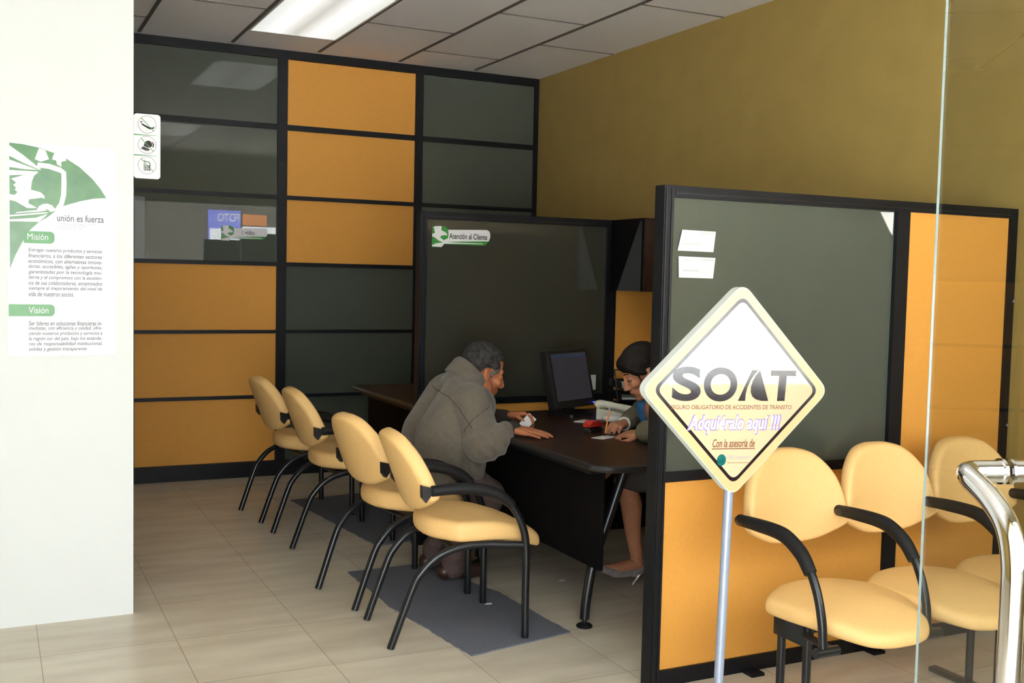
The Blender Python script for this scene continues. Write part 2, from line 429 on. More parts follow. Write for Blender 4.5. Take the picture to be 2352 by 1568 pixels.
# street wall: door opening x -1.3..1.38, window x 2.2..3.96
fw = MB()
fw.box((-3.12, 0.2, -0.12), (-1.3, 0.35, CZ)).box((1.38, 0.2, -0.12), (1.72, 0.35, CZ)).box((3.96, 0.2, -0.12), (4.15, 0.35, CZ))
fw.box((-1.3, 0.2, 2.5), (1.38, 0.35, CZ)).box((1.72, 0.2, 2.45), (3.96, 0.35, CZ)).box((1.72, 0.2, -0.12), (3.96, 0.35, 0.95))
struct(fw.build('wall_front', 'tan', smooth=0), 'street wall with the entrance and a window', 'wall')
wi = room('window_1', 'street window of the office', 'window')
MB().box((1.72, 0.24, 0.95), (1.76, 0.31, 2.45)).box((3.92, 0.24, 0.95), (3.96, 0.31, 2.45)).box((1.76, 0.24, 0.95), (3.92, 0.31, 0.99)).box((1.76, 0.24, 2.41), (3.92, 0.31, 2.45)).build('window_frame', 'frame', wi, 0)
MB().box((1.76, 0.27, 0.99), (3.92, 0.278, 2.41)).build('window_pane', 'wglass', wi, 0)

# ------------------------------------------------------------------ back partition wall
YB = 7.74
bw = room('wall_back', 'black framed partition wall of orange panels and dark glass', 'wall')
MB().box((-3.0, YB + 0.06, 0.0), (4.0, YB + 0.14, CZ)).build('backing', 'frame', bw, 0)
cols = [(-2.23, -1.19), (-1.16, -0.12), (-0.12 + 0.035, 0.86), (0.90, 1.885), (1.955, 2.945), (3.005, 3.965)]
rows = [(0.110, 0.57), (0.595, 1.045), (1.07, 1.535), (1.565, 2.02), (2.05, 2.52), (2.56, 3.028)]
fr = MB()
fr.box((-3.0, YB, 3.03), (4.0, YB + 0.06, CZ)); fr.box((-3.0, YB - 0.015, 0.0), (4.0, YB + 0.06, 0.11))
for (a, b) in ((0.86, 0.90), (1.885, 1.955), (2.945, 3.005), (3.965, 4.0), (-0.12, -0.085), (-1.19, -1.16), (-3.0, -2.23)):
    fr.box((a, YB, 0.11), (b, YB + 0.06, 3.03))
for (a, b) in ((0.57, 0.595), (1.045, 1.07), (1.535, 1.565), (2.02, 2.05), (2.52, 2.56)):
    for (c, d) in cols: fr.box((c, YB + 0.003, a), (d, YB + 0.06, b))
fr.build('partition_frame', 'frame', bw, 0)
for ci, (c, d) in enumerate(cols):
    for ri, (a, b) in enumerate(rows):
        glassy = (ri >= 3) if ci == 3 else ((ri < 3) if ci == 4 else (ri != 2 if ci == 5 else ri >= 3))
        if ci == 5: glassy = True
        if ci < 3 and ri > 2: glassy = True
        MB().box((c, YB + 0.022, a), (d, YB + 0.045, b)).build('glass_pane' if glassy else 'orange_panel', 'dglass' if glassy else 'orange', bw, 0)

# ------------------------------------------------------------------ ceiling lights
def ceiling_light(x, y, label):
    t = thing('ceiling_light', label, 'ceiling light', (x, y, CZ - 0.004), 0, 'recessed fluorescent ceiling lights')
    f = MB(); w, l = 0.285, 0.615
    f.box((-w - 0.012, -l - 0.012, -0.006), (w + 0.012, -l, 0.003)).box((-w - 0.012, l, -0.006), (w + 0.012, l + 0.012, 0.003))
    f.box((-w - 0.012, -l, -0.006), (-w, l, 0.003)).box((w, -l, -0.006), (w + 0.012, l, 0.003))
    f.build('light_frame', 'lframe', t, 0)
    MB().box((-w, -l, -0.002), (w, l, 0.003)).build('diffuser', DIFF, t, 0)
    return t
def diffuser_mat():
    Mt = bpy.data.materials.new('two_tube_diffuser'); Mt.use_nodes = True
    nt = Mt.node_tree; b = nt.nodes['Principled BSDF']
    tc = nt.nodes.new('ShaderNodeTexCoord'); sp = nt.nodes.new('ShaderNodeSeparateXYZ')
    ab = nt.nodes.new('ShaderNodeMath'); ab.operation = 'ABSOLUTE'
    r = nt.nodes.new('ShaderNodeValToRGB'); e = r.color_ramp.elements
    e[0].position = 0.0; e[0].color = (0.45, 0.47, 0.44, 1); e[1].position = 0.13; e[1].color = (1, 1, 1, 1)
    x = r.color_ramp.elements.new(0.28); x.color = (0.62, 0.66, 0.63, 1)
    nt.links.new(tc.outputs['Object'], sp.inputs[0]); nt.links.new(sp.outputs['X'], ab.inputs[0]); nt.links.new(ab.outputs[0], r.inputs[0])
    nt.links.new(r.outputs[0], b.inputs['Emission Color']); b.inputs['Emission Strength'].default_value = CEIL_EMIT
    return Mt
DIFF = diffuser_mat()
ceiling_light(1.849, 6.575, 'lit recessed fluorescent ceiling light above the far desk')
ceiling_light(1.849, 2.765, 'lit recessed ceiling light over the entrance side of the room')

# ------------------------------------------------------------------ framed partitions
def partition(name, label, y, top, glass_m, rail=(0.762, 0.798), px=(2.167, 2.208)):
    p = thing(name, label, 'partition', (0, y, 0))
    f = MB()
    yt = 0.03
    f.box((px[0], -yt, 0.0), (px[1], yt, top)); f.box((3.295, -yt, 0.06), (3.365, yt, top - 0.04)); f.box((3.955, -yt, 0.0), (3.998, yt, top))
    f.box((px[1], -yt, top - 0.042), (3.955, yt, top)); f.box((px[1], -yt, 0.0), (3.955, yt, 0.06)); f.box((px[1], -yt, rail[0]), (3.295, yt, rail[1]))
    fo = f.build('partition_frame', 'frame', p, 0)
    g2 = MB()
    g2.box((px[0] + 0.006, -yt - 0.004, 0.02), (px[0] + 0.010, -yt, top - 0.01)).box((px[0] + 0.030, -yt - 0.004, 0.02), (px[0] + 0.034, -yt, top - 0.01))
    g2.box((px[1] + 0.005, -yt - 0.003, top - 0.03), (3.95, -yt, top - 0.024))
    g2.build('frame_groove', 'tube', fo, 0)
    MB().box((px[1], -0.012, rail[1]), (3.295, 0.012, top - 0.042)).build('glass_pane', glass_m, p, 0)
    MB().box((px[1], -0.018, 0.06), (3.295, 0.018, rail[0])).build('lower_panel', 'orange', p, 0)
    MB().box((3.365, -0.018, 0.06), (3.955, 0.018, top - 0.042)).build('side_panel', 'orange', p, 0)
    return p
pr = partition('office_partition', 'black framed partition with tall glass and orange panels behind the waiting bench', 3.23, 1.838, 'sglass')
for x in (2.62, 3.24): MB().box((x - 0.03, -0.09, 0.0), (x + 0.03, -0.03, 0.012)).build('levelling_foot', 'frame', pr, 0)
MB().tube([(3.99, -0.033, 1.44), (3.99, -0.037, 1.44)], 0.006, 10, 0).tube([(3.99, -0.033, 0.9), (3.99, -0.037, 0.9)], 0.006, 10, 0).build('screw', 'steel', pr)
pc = partition('office_partition', 'black framed partition with customer service sign between the two desks', 5.48, 1.845, 'iglass', (0.775, 0.812), (2.108, 2.150))

# overhead cabinet on the inner partition
oc = thing('overhead_cabinet', 'black overhead cabinet hanging beside the inner glass partition', 'cabinet', (3.655, 5.45, 1.43))
MB().box((-0.335, -0.35, 0.0), (0.34, -0.001, 0.415), 0.004).build('cabinet_body', 'wood_d', oc, 30)
MB().box((-0.335, -0.368, 0.004), (0.34, -0.351, 0.411), 0.003).build('cabinet_door', 'wood', oc, 30)
MB().prism([(-0.34, 0.0), (-0.09, 0.0), (-0.32, 0.40), (-0.34, 0.40)], -0.3365, -0.341, 'yz').build('side_brace', 'plastic', oc, 0)

# ------------------------------------------------------------------ desks
def round_poly(pts, radii, n=6):
    out = []; N = len(pts)
    for i in range(N):
        p = Vector(pts[i]); a = (Vector(pts[i - 1]) - p).normalized(); b = (Vector(pts[(i + 1) % N]) - p).normalized(); r = radii[i]
        if r <= 0: out.append(tuple(p)); continue
        ang = a.angle(b); tl = r / math.tan(ang / 2)
        s0 = p + a * tl; s1 = p + b * tl
        for k in range(n + 1):
            t = k / n; out.append(tuple((s0 * (1 - t) + p * t) * (1 - t) + (p * (1 - t) + s1 * t) * t))
    return out
def desk(label, loc, length, far_w, group):
    # local origin at the front-left corner of the top on the floor; x right, y away
    t = thing('office_desk', label, 'desk', loc, 0, group)
    poly = round_poly([(0, 0), (0.68, 0), (0.68, length - 0.58), (far_w, length - 0.58), (far_w, length), (0, length)], [0.10, 0.06, 0.10, 0.0, 0.0, 0.02])
    a = MB().prism(poly, 0.722, 0.75, 'xy'); a.build('desktop', 'wood', t, 30)
    e = MB()
    n = len(poly)
    ring = [Vector((p[0], p[1], 0.736)) for p in poly]
    e.tube(ring + [ring[0]], 0.0145, 8, 0).build('edge_band', 'edge', t)
    MB().box((0.080, 0.13, 0.29), (0.098, length - 0.06, 0.715), 0.002).build('modesty_panel', 'wood_d', t, 30)
    MB().box((0.10, 0.36, 0.69), (0.30, 0.42, 0.7215)).box((0.10, 1.0, 0.69), (0.30, 1.05, 0.7215)).box((0.02, 0.12, 0.70), (0.075, length - 0.1, 0.7215)).build('support_rail', 'frame', t, 0)
    MB().box((0.16, length - 0.045, 0.04), (far_w - 0.04, length - 0.03, 0.715), 0.002).build('back_panel', 'wood_d', t, 30)
    for yy, sgn in ((0.30, 1), (length - 0.28, 1)):
        l = MB().tube([(0.312, yy, 0.72), (0.285, yy, 0.64), (0.215, yy, 0.45), (0.150, yy, 0.27), (0.122, yy, 0.12), (0.115, yy, 0.035)], 0.0215, 16, 6).build('leg', 'tube', t)
        MB().lathe([(0.034, 0.0), (0.036, 0.006), (0.030, 0.012), (0.010, 0.018), (0.010, 0.04)], (0.115, yy, 0)).build('foot', 'rubber', l)
    return t
desk('dark wood desk between the seated man and the writing woman', (2.18, 3.60, 0), 1.68, 1.80, None)
desk('dark wood desk behind the inner glass partition by the far chairs', (2.19, 5.53, 0), 1.30, 1.60, None)

# ------------------------------------------------------------------ seating shapes
def shield(w, h, n=5, corner=0.20):
    # rounded top, two side corners low down, gently curved lower edge; u across, v up (0..h)
    half = [(0.0, 0.0), (0.45, 0.028), (0.80, 0.12), (0.965, corner - 0.015), (1.0, corner + 0.035), (0.985, 0.36), (0.93, 0.56), (0.80, 0.76), (0.55, 0.93), (0.27, 0.99)]
    pts = [(p[0] * w / 2, p[1] * h) for p in half] + [(0.0, h)] + [(-p[0] * w / 2, p[1] * h) for p in half[:0:-1]]
    P = [Vector((a, b, 0)) for a, b in pts]; N = len(P); out = []
    for i in range(N):
        p0, p1, p2, p3 = P[i - 1], P[i], P[(i + 1) % N], P[(i + 2) % N]
        for k in range(n):
            t = k / n
            q = 0.5 * ((2 * p1) + (p2 - p0) * t + (2 * p0 - 5 * p1 + 4 * p2 - p3) * t * t + (3 * p1 - p0 - 3 * p2 + p3) * t ** 3)
            out.append((q.x, q.y))
    return out

def seat_fn(x_rear, depth, z):
    # v runs from the rear (0) to the front (depth); chair faces +x
    def fn(u, v, h):
        t = v / depth                          # 0 rear .. 1 front
        drop = -0.10 * max(0, t - 0.45) ** 2 / 0.30
        side = 0.0
        return (x_rear + depth * t, u, z + h * (1.0 - 0.45 * max(0, t - 0.4)) + drop + side - 0.02 * (abs(u) / 0.23) ** 2 * (t > 0.3) * min(1, (t - 0.3) * 2))
    return fn
def back_fn(xb, zb, tilt, curve=0.10):
    def fn(u, v, h):
        c = curve * (u / 0.23) ** 2 * 0.23 * 2
        x = xb - v * math.sin(tilt) + c; z = zb + v * math.cos(tilt)
        return (x + h * math.cos(tilt), u, z + h * math.sin(tilt))
    return fn

def make_chair(label, loc, rz, group):
    t = thing('visitor_chair', label, 'chair', loc, rz, group)
    MB().pad(shield(0.47, 0.54), 0.085, seat_fn(-0.115, 0.54, 0.460)).build('seat', 'cream', t, 60)
    MB().pad(shield(0.455, 0.345), 0.062, back_fn(-0.125, 0.535, math.radians(21))).build('backrest', 'cream', t, 60)
    for s in (-1, 1):
        MB().tube([(-0.275, s * 0.190, 0.0), (-0.19, s * 0.196, 0.235), (-0.155, s * 0.20, 0.30), (-0.09, s * 0.205, 0.362), (0.0, s * 0.212, 0.396), (0.10, s * 0.22, 0.404), (0.20, s * 0.235, 0.400), (0.275, s * 0.244, 0.394)], 0.0155, 14, 6).build('leg', 'tube', t)
        fl = MB().tube([(0.285, s * 0.248, 0.0), (0.283, s * 0.248, 0.2), (0.281, s * 0.248, 0.38), (0.262, s * 0.249, 0.475), (0.205, s * 0.25, 0.572), (0.115, s * 0.25, 0.625), (0.0, s * 0.25, 0.643), (-0.125, s * 0.236, 0.639)], 0.0160, 14, 6).build('leg', 'tube', t)
        MB().tube([(0.215, s * 0.25, 0.566), (0.165, s * 0.25, 0.604), (0.10, s * 0.25, 0.631), (0.0, s * 0.25, 0.646), (-0.13, s * 0.246, 0.641)], 0.024, 14, 6, radii=[0.019, 0.024, 0.025, 0.024, 0.022]).build('armrest_pad', 'rubber', fl)
        MB().prism([(-0.168, 0.662), (-0.128, 0.652), (-0.105, 0.650), (-0.105, 0.628), (-0.128, 0.622), (-0.150, 0.592), (-0.166, 0.612)], s * 0.207, s * 0.238, 'xz').build('arm_bracket', 'plastic', t, 20)
    MB().tube([(0.17, -0.225, 0.402), (0.17, 0.225, 0.402)], 0.011, 10, 0).tube([(-0.02, -0.21, 0.392), (-0.02, 0.21, 0.392)], 0.011, 10, 0).build('crossbar', 'tube', t)
    return t
R_ = math.radians
GC = 'cream visitor chairs facing the desks'
c1 = make_chair('empty cream visitor chair nearest the camera, standing on the grey mat', (1.722, 4.13, 0.0), R_(-4), GC)
dup(c1, (1.695, 4.715, 0.0), R_(9), 'cream visitor chair on which the man in the taupe jacket sits')
dup(c1, (1.735, 5.83, 0.0), R_(2), 'cream visitor chair behind the man, by the far desk')
dup(c1, (1.70, 6.50, 0.0), R_(6), 'cream visitor chair farthest back, against the orange wall panels')

# ------------------------------------------------------------------ waiting bench
wbn = thing('waiting_bench', 'three-seat cream waiting bench with black arms in front of the orange partition', 'bench', (0, 0, 0))
for k in range(3):
    cx = 2.575 + 0.4435 * k
    def bf(u, v, h, cx=cx):
        tl = R_(9); c = 0.055 * (u / 0.23) ** 2
        return (cx + u, 2.945 + v * math.sin(tl) - h * math.cos(tl) - c, 0.572 + v * math.cos(tl) - h * 0.1)
    MB().pad(shield(0.452, 0.335), 0.06, bf).build('backrest', 'cream', wbn, 60)
    sx = 2.575 + 0.4435 * k
    def sf(u, v, h, sx=sx):
        dpt = 0.49; t = v / dpt
        drop = -0.045 * max(0, t - 0.5) ** 2 / 0.25
        return (sx + u, 2.875 - dpt * t, 0.428 + h * (1 - 0.35 * max(0, t - 0.4)) + drop - 0.012 * (abs(u) / 0.23) ** 2)
    MB().pad(shield(0.485, 0.49), 0.062, sf).build('seat', 'cream', wbn, 60)
MB().box((2.405, 2.70, 0.325), (3.68, 2.76, 0.378), 0.004).build('seat_beam', 'tube', wbn, 30)
for k in range(4):
    x = 2.305 + 0.4435 * k + (0.02 if k == 3 else 0)
    a = MB().tube([(x + 0.03, 2.935, 0.672), (x, 2.88, 0.682), (x, 2.74, 0.69), (x, 2.64, 0.676), (x, 2.56, 0.630), (x, 2.505, 0.55), (x, 2.475, 0.46), (x, 2.465, 0.375)], 0.0145, 14, 6).build('armrest', 'tube', wbn)
    MB().tube([(x + 0.01, 2.90, 0.681), (x, 2.80, 0.688), (x, 2.70, 0.688), (x, 2.64, 0.677), (x, 2.575, 0.641), (x, 2.532, 0.592)], 0.024, 14, 6, radii=[0.020, 0.023, 0.024, 0.024, 0.021]).build('armrest_pad', 'rubber', a)
    MB().tube([(x - 0.03, 2.465, 0.362), (x + 0.06, 2.465, 0.362)], 0.0165, 14, 0).tube([(x + 0.045, 2.465, 0.362), (x + 0.09, 2.72, 0.35)], 0.012, 10, 0).build('arm_socket', 'tube', a)
for x in (2.392, 3.30):
    MB().box((x - 0.024, 2.625, 0.318), (x + 0.024, 2.772, 0.392), 0.004).build('leg_bracket', 'tube', wbn, 30)
    for yy in (2.63, 2.755):
        MB().tube([(x, yy, 0.38), (x, yy, 0.012)], 0.0145, 14, 0).build('leg', 'tube', wbn)
    MB().box((x - 0.02, 2.45, 0.0), (x + 0.02, 2.93, 0.02), 0.004).build('foot_bar', 'tube', wbn, 30)

# ------------------------------------------------------------------ floor mats
def carpet(name, pts, label, z=0.006):
    n = 26; v = []
    A, B, C, D = [Vector(p) for p in pts]
    def edge(p, q, k, j):
        return [p.lerp(q, i / k) + (Vector((random.uniform(-j, j), random.uniform(-j, j))) if 0 < i < k else Vector((0, 0))) for i in range(k)]
    poly = edge(A, B, n, 0.004) + edge(B, C, 10, 0.003) + edge(C, D, n, 0.004) + edge(D, A, 10, 0.003)
    return tag(MB().prism([tuple(p) for p in poly], 0.0005, z, 'xy').build(name, 'mat', None, 0), label, 'mat', 'grey carpet mats under the chairs')
carpet('floor_mat', [(1.625, 4.40), (1.70, 3.757), (2.20, 3.852), (2.16, 4.50)], 'grey carpet mat piece nearest the entrance, under the empty near chair')
carpet('floor_mat', [(1.605, 5.07), (1.615, 4.40), (2.155, 4.50), (2.0, 5.08)], 'grey carpet mat piece under the man and his chair')
carpet('floor_mat', [(1.765, 6.83), (1.91, 5.50), (2.30, 5.60), (2.25, 6.88)], 'grey carpet mat under the two chairs at the far desk')
for (x, y, lab) in ((2.545, 4.557, 'tiny white paper scrap on the floor under the desk'), (2.035, 4.325, 'tiny white paper scrap at the chair leg on the grey mat')):
    zz = 0.008 if x < 2.3 else 0.001
    tag(MB().prism([(x - 0.02, y - 0.006), (x + 0.012, y - 0.012), (x + 0.022, y + 0.004), (x - 0.005, y + 0.010)], zz, zz + 0.0015, 'xy').build('white_scrap', 'paper', None, 0), lab, 'paper scrap')

# ------------------------------------------------------------------ diamond sign on a pole
sg = thing('diamond_sign', 'cream diamond-shaped traffic insurance sign on a grey pole, in front of the bench', 'sign', (1.862, 2.40, 0.0))
sg.rotation_euler = (0, R_(1.2), R_(-6.6))
DC = 1.195; DR = 0.302
def diamond(r, rad, cz=DC):
    return round_poly([(0, cz - r), (r, cz), (0, cz + r), (-r, cz)], [rad] * 4, 6)
MB().tube([(0, 0.016, 0.02), (0, 0.016, 1.15)], 0.0135, 18, 0).build('pole', 'steel', sg)
MB().lathe([(0.16, 0.0), (0.16, 0.008), (0.14, 0.016), (0.03, 0.024), (0.02, 0.04)], (0, 0.016, 0), 36).build('base', 'steel', sg)
bd = MB().prism(diamond(DR, 0.036), -0.004, 0.030).build('sign_board', 'signedge', sg, 30)
MB().prism(diamond(DR - 0.002, 0.036), -0.0052, -0.004).build('face_sheet', 'sign', bd, 0)
MB().prism(diamond(0.254, 0.022), -0.0054, -0.0052).build('inner_sheet', 'signin', bd, 0)
# printed border
o1 = diamond(0.267, 0.026); o2 = diamond(0.254, 0.022); bb = MB()
n = len(o1)
for k in range(n): bb.prism([o1[k], o1[(k + 1) % n], o2[(k + 1) % n], o2[k]], -0.0056, -0.0053)
bb.build('border_print', 'ink', bd, 0)
d0 = -0.0062
SL = lambda L: [(-0.2085 + (x - 505) / 1390 * 0.396, DC - 0.0295 + (1362 - y) * 0.000251) for x, y in L]
text('lettering', 'S', 'ink', bd, h=0.0955, w=0.0895, at=(-0.2085, DC - 0.0305), d=d0, bold=0.03)
text('lettering', 'O', 'ink', bd, h=0.0955, w=0.1065, at=(-0.1105, DC - 0.0315), d=d0, bold=0.03)
flat('lettering', [SL([(1240, 1362), (1385, 1015), (1455, 1015), (1410, 1070), (1372, 1130), (1340, 1210), (1324, 1280), (1320, 1362)])], 'ink', bd, d0)
flat('lettering', [SL([(1476, 1018), (1432, 1070), (1398, 1135), (1380, 1205), (1380, 1262), (1400, 1312), (1445, 1346), (1510, 1362), (1586, 1362)])], 'ink', bd, d0)
flat('lettering', [SL([(1603, 1015), (1895, 1015), (1895, 1077), (1787, 1077), (1775, 1362), (1688, 1362), (1700, 1077), (1603, 1077)])], 'ink', bd, d0)
text('lettering', 'SEGURO OBLIGATORIO DE ACCIDENTES DE TRÁNSITO', 'brownink', bd, h=0.0155, w=0.388, at=(-0.2095, DC - 0.0535), d=d0, bold=0.006)
text('lettering_halo', 'Adquiéralo aquí !!!', 'lilac', bd, h=0.058, w=0.303, at=(-0.157, DC - 0.1255), d=d0, bold=0.055, shear=0.2)
text('lettering', 'Adquiéralo aquí !!!', 'whiteink', bd, h=0.051, w=0.293, at=(-0.152, DC - 0.122), d=d0 - 0.0006, bold=0.022, shear=0.2)
text('lettering', 'Con la asesoría de', 'brownink', bd, h=0.0235, w=0.136, at=(-0.073, DC - 0.1605), d=d0, bold=0.012, shear=0.2)
flat('underline', [[(-0.074, DC - 0.166), (0.065, DC - 0.166), (0.065, DC - 0.1635), (-0.074, DC - 0.1635)]], 'brownink', bd, d0)
flat('round_emblem', [circ((-0.042, DC - 0.1965), 0.0145, 24, 0.0165)], 'teal', bd, d0)
text('lettering', 'F&E Seguros', 'paleink', bd, h=0.013, w=0.074, at=(-0.024, DC - 0.1965), d=d0)
text('lettering', 'Agencia Asesora Productora de Seguros', 'brownink', bd, h=0.0042, w=0.072, at=(-0.023, DC - 0.207), d=d0)

# ------------------------------------------------------------------ glass entrance door
H0 = Vector((1.372, 0.45)); E0 = Vector((1.748, 1.592)); dd = (E0 - H0).normalized(); Ld = (E0 - H0).length
dr = room('door_1', 'open frameless glass entrance door with chrome pull handles', 'door')
dr.location = (H0.x, H0.y, 0); dr.rotation_euler = (0, 0, math.atan2(dd.y, dd.x))
pn = MB().box((0, -0.0027, 0.012), (Ld - 0.001, 0.0027, 2.45)).build('glass_pane', 'glass', dr, 0)
MB().box((Ld - 0.001, -0.0027, 0.012), (Ld, 0.0027, 2.45)).build('polished_edge', 'gedge', pn, 0)
MB().box((-0.03, -0.014, 0.0), (0.12, 0.014, 0.010)).box((-0.03, -0.014, 0.012), (0.1, -0.005, 0.10)).box((-0.03, 0.005, 0.012), (0.1, 0.014, 0.10)).build('hinge_fitting', 'brass', dr, 0)
for s in (1, -1):
    hx = Ld - 0.274; hz = 1.165
    hd = MB().tube([(hx, s * 0.006, hz), (hx, s * 0.045, hz), (hx - 0.004, s * 0.072, hz - 0.001), (hx - 0.03, s * 0.086, hz - 0.006), (hx - 0.10, s * 0.088, hz - 0.03),
              (hx - 0.15, s * 0.088, hz - 0.065), (hx - 0.172, s * 0.088, hz - 0.12), (hx - 0.175, s * 0.088, hz - 0.2), (hx - 0.175, s * 0.088, hz - 0.45), (hx - 0.172, s * 0.088, hz - 0.53),
              (hx - 0.15, s * 0.088, hz - 0.585), (hx - 0.10, s * 0.088, hz - 0.62), (hx - 0.03, s * 0.086, hz - 0.644), (hx - 0.004, s * 0.072, hz - 0.649), (hx, s * 0.045, hz - 0.65), (hx, s * 0.006, hz - 0.65)], 0.0205, 20, 6).build('pull_handle', 'chrome', dr)
    for z in (hz, hz - 0.65):
        mm = MB().tube([(hx, s * 0.0052, z), (hx, s * 0.011, z)], 0.024, 20, 0).build('handle_collar', 'chrome', hd)

# ------------------------------------------------------------------ poster on the white wall
po = thing('wall_poster', 'laminated mission and vision poster with a green eagle emblem on the white wall', 'poster', (0.069, 4.7995, 1.996))
PW, PH = 0.412, 0.868
bdp = MB().prism(rrect(0, -PH, PW, 0, 0.012), -0.0016, 0.0).build('poster_sheet', 'lam', po, 0)
def q3(x, y):   # emblem drawing units
    return ((x - 60) * 0.1467 * 0.00166 - 0.004, -(y - 110) * 0.1467 * 0.00176 + (x - 60) * 0.1467 * 0.00010)
def Q(l): return [q3(*p) for p in l]
dp = -0.0022
flat('green_emblem', [Q([(115, 125), (330, 150), (560, 198), (800, 280), (1000, 375), (1200, 505), (1400, 690), (1530, 850), (1625, 1000), (1420, 1008), (1200, 1048), (960, 1115), (830, 1190), (700, 1290), (560, 1370), (400, 1512), (300, 1690), (200, 1880), (115, 2090)])], 'green', po, dp)
flat('white_emblem', [Q([(115, 165), (330, 320), (600, 540), (575, 548), (330, 440), (115, 330)]), Q([(115, 385), (560, 552), (330, 535), (115, 505)]),
    Q([(115, 548), (560, 575), (490, 640), (455, 730), (440, 858), (590, 900), (645, 955), (655, 1005), (610, 985), (410, 1010), (400, 1070), (540, 1150), (380, 1145), (210, 1040), (115, 1015), (115, 925), (190, 940), (235, 895), (195, 860), (212, 820), (170, 782), (215, 745), (140, 682), (340, 625), (115, 632)]),
    Q([(565, 205), (665, 240), (722, 380), (650, 402), (590, 420), (500, 380)]), Q([(800, 285), (970, 350), (995, 402), (912, 420), (912, 500), (842, 460), (832, 402), (765, 380)]),
    Q(stroke([(540, 470), (720, 492), (880, 545), (948, 590), (952, 760), (945, 950), (910, 1090), (840, 1190)], 80)),
    Q([(525, 1190), (560, 1120), (620, 1085), (690, 1080), (760, 1105), (830, 1190), (735, 1215), (700, 1168), (640, 1168), (560, 1195)]),
    Q([(210, 1208), (640, 1168), (700, 1185), (560, 1205), (210, 1224)]), Q([(115, 1250), (640, 1215), (720, 1220), (640, 1240), (115, 1275)]), Q([(115, 1318), (520, 1300), (700, 1240), (640, 1300), (560, 1366), (115, 1348)])], 'whiteink', po, dp - 0.0006)
def pp(x, y): return ((x - 15) * 0.00165, -(y - 327) * 0.00176 + (x - 15) * 0.00008)
def tab(y0, y1, x0): 
    a = pp(17, y1); b = pp(122, y0)
    return rrect(a[0] if x0 else pp(52, 0)[0], a[1], b[0], b[1], 0.0175, 6, (1, 0, 0, 1))
for q_ in (tab(534, 557, 0), tab(704, 727, 1)): flat('green_tab', [q_], 'bgreen', po, dp - 0.0012)
x, z = pp(60, 551); text('lettering', 'Misión', 'whiteink', po, h=0.026, w=0.078, at=(x, z), d=dp - 0.0018, bold=0.0)
x, z = pp(62, 722); text('lettering', 'Visión', 'whiteink', po, h=0.026, w=0.075, at=(x, z), d=dp - 0.0018, bold=0.0)
x, z = pp(128, 509); text('lettering', 'unión es fuerza', 'greyink', po, h=0.029, w=0.181, at=(x, z), d=dp, bold=0.012)
x, z = pp(128, 528); text('lettering', 'COOPERATIVA DE AHORRO Y CRÉDITO\nDEL SINDICATO DE CHOFERES\nPROFESIONALES DE LOJA', 'paleink', po, h=0.028, w=0.150, at=(x, z), d=dp)
T1 = ['Entregar nuestros productos y servicios', 'financieros, a los diferentes sectores', 'económicos, con alternativas innova-', 'doras, accesibles, ágiles y oportunas,', 'garantizadas por la tecnología mo-', 'derna y el compromiso con la excelen-', 'cia de sus colaboradores, encaminados', 'siempre al mejoramiento del nivel de', 'vida de nuestros socios.']
for i, s in enumerate(T1):
    x, z = pp(62, 581 + i * 12.7); text('text_line', s, 'greyink', po, h=0.0195, w=0.283 if i < 8 else 0.172, at=(x, z), d=dp, shear=0.22, bold=0.014)
T2 = ['Ser líderes en soluciones financieras in-', 'mediatas, con eficiencia y calidad, ofre-', 'ciendo nuestros productos y servicios a', 'la región sur del país, bajo los estánda-', 'res de responsabilidad institucional,', 'solidez y gestión transparente']
for i, s in enumerate(T2):
    x, z = pp(62, 751 + i * 12.3); text('text_line', s, 'greyink', po, h=0.0195, w=0.283 if i < 5 else 0.222, at=(x, z), d=dp, shear=0.22, bold=0.014)

# pictogram strip on the wall end
ps = thing('pictogram_sign', 'white strip sign with three prohibition pictograms at the wall edge', 'sign', (0.555, 4.7995, 2.152))
SW, SH = 0.108, 0.272
MB().prism(rrect(0.0, -SH, SW, 0, 0.013), -0.004, 0.0).build('sign_plate', 'whiteink', ps, 0)
for q_ in ([(0.0, -0.0865), (0.095, -0.0885), (0.095, -0.0892), (0.0, -0.0915)], [(0.0, -0.172), (0.095, -0.174), (0.095, -0.1747), (0.0, -0.177)]): flat('green_line', [q_], 'bgreen', ps, -0.0048)
for k in range(3):
    c = (0.054, -0.044 - 0.086 * k)
    flat('pictogram_ring', ringpolys(c, 0.037, 0.0014), 'greyink', ps, -0.0048)
    flat('slash', [stroke([(c[0] - 0.025, c[1] + 0.027), (c[0] + 0.026, c[1] - 0.026)], 0.0028)], 'bgreen', ps, -0.0056)
    sx = lambda L: [(c[0] + a * 0.001, c[1] + b * 0.001) for a, b in L]
    if k == 0: P = [sx([(-30, 12), (-16, 12), (-8, 2), (10, -6), (24, -10), (30, -4), (26, -16), (12, -20), (-4, -12), (-22, 0)])]; P = [sx([(-30, 12), (-18, 11), (-20, 8), (-25, 7)]), sx([(-30, 12), (-26, 6), (-8, -3), (10, -11), (24, -11), (30, -4), (27, -15), (12, -20), (-4, -13), (-20, -4)])]
    elif k == 1: P = [sx([(-10, 10), (-2, 17), (8, 19), (16, 14), (21, 4), (19, -6), (4, -12), (-14, -5)]), sx([(23, 14), (28, 4), (26, -9), (21, -8), (23, 4), (18, 15)]), sx([(-16, -7), (-26, -16), (-8, -24), (6, -24), (12, -17), (2, -14)])]
    else: P = [sx(stroke([(-12, 22), (-10, 16), (8, 14), (12, 8), (12, -22), (-12, -22), (-12, 8)], 3))] + [sx([(a, b), (a + 5, b), (a + 5, b + 5), (a, b + 5)]) for a in (-9, -2, 5) for b in (-5, -12, -19)]
    flat('pictogram', P, 'ink', ps, -0.0052)

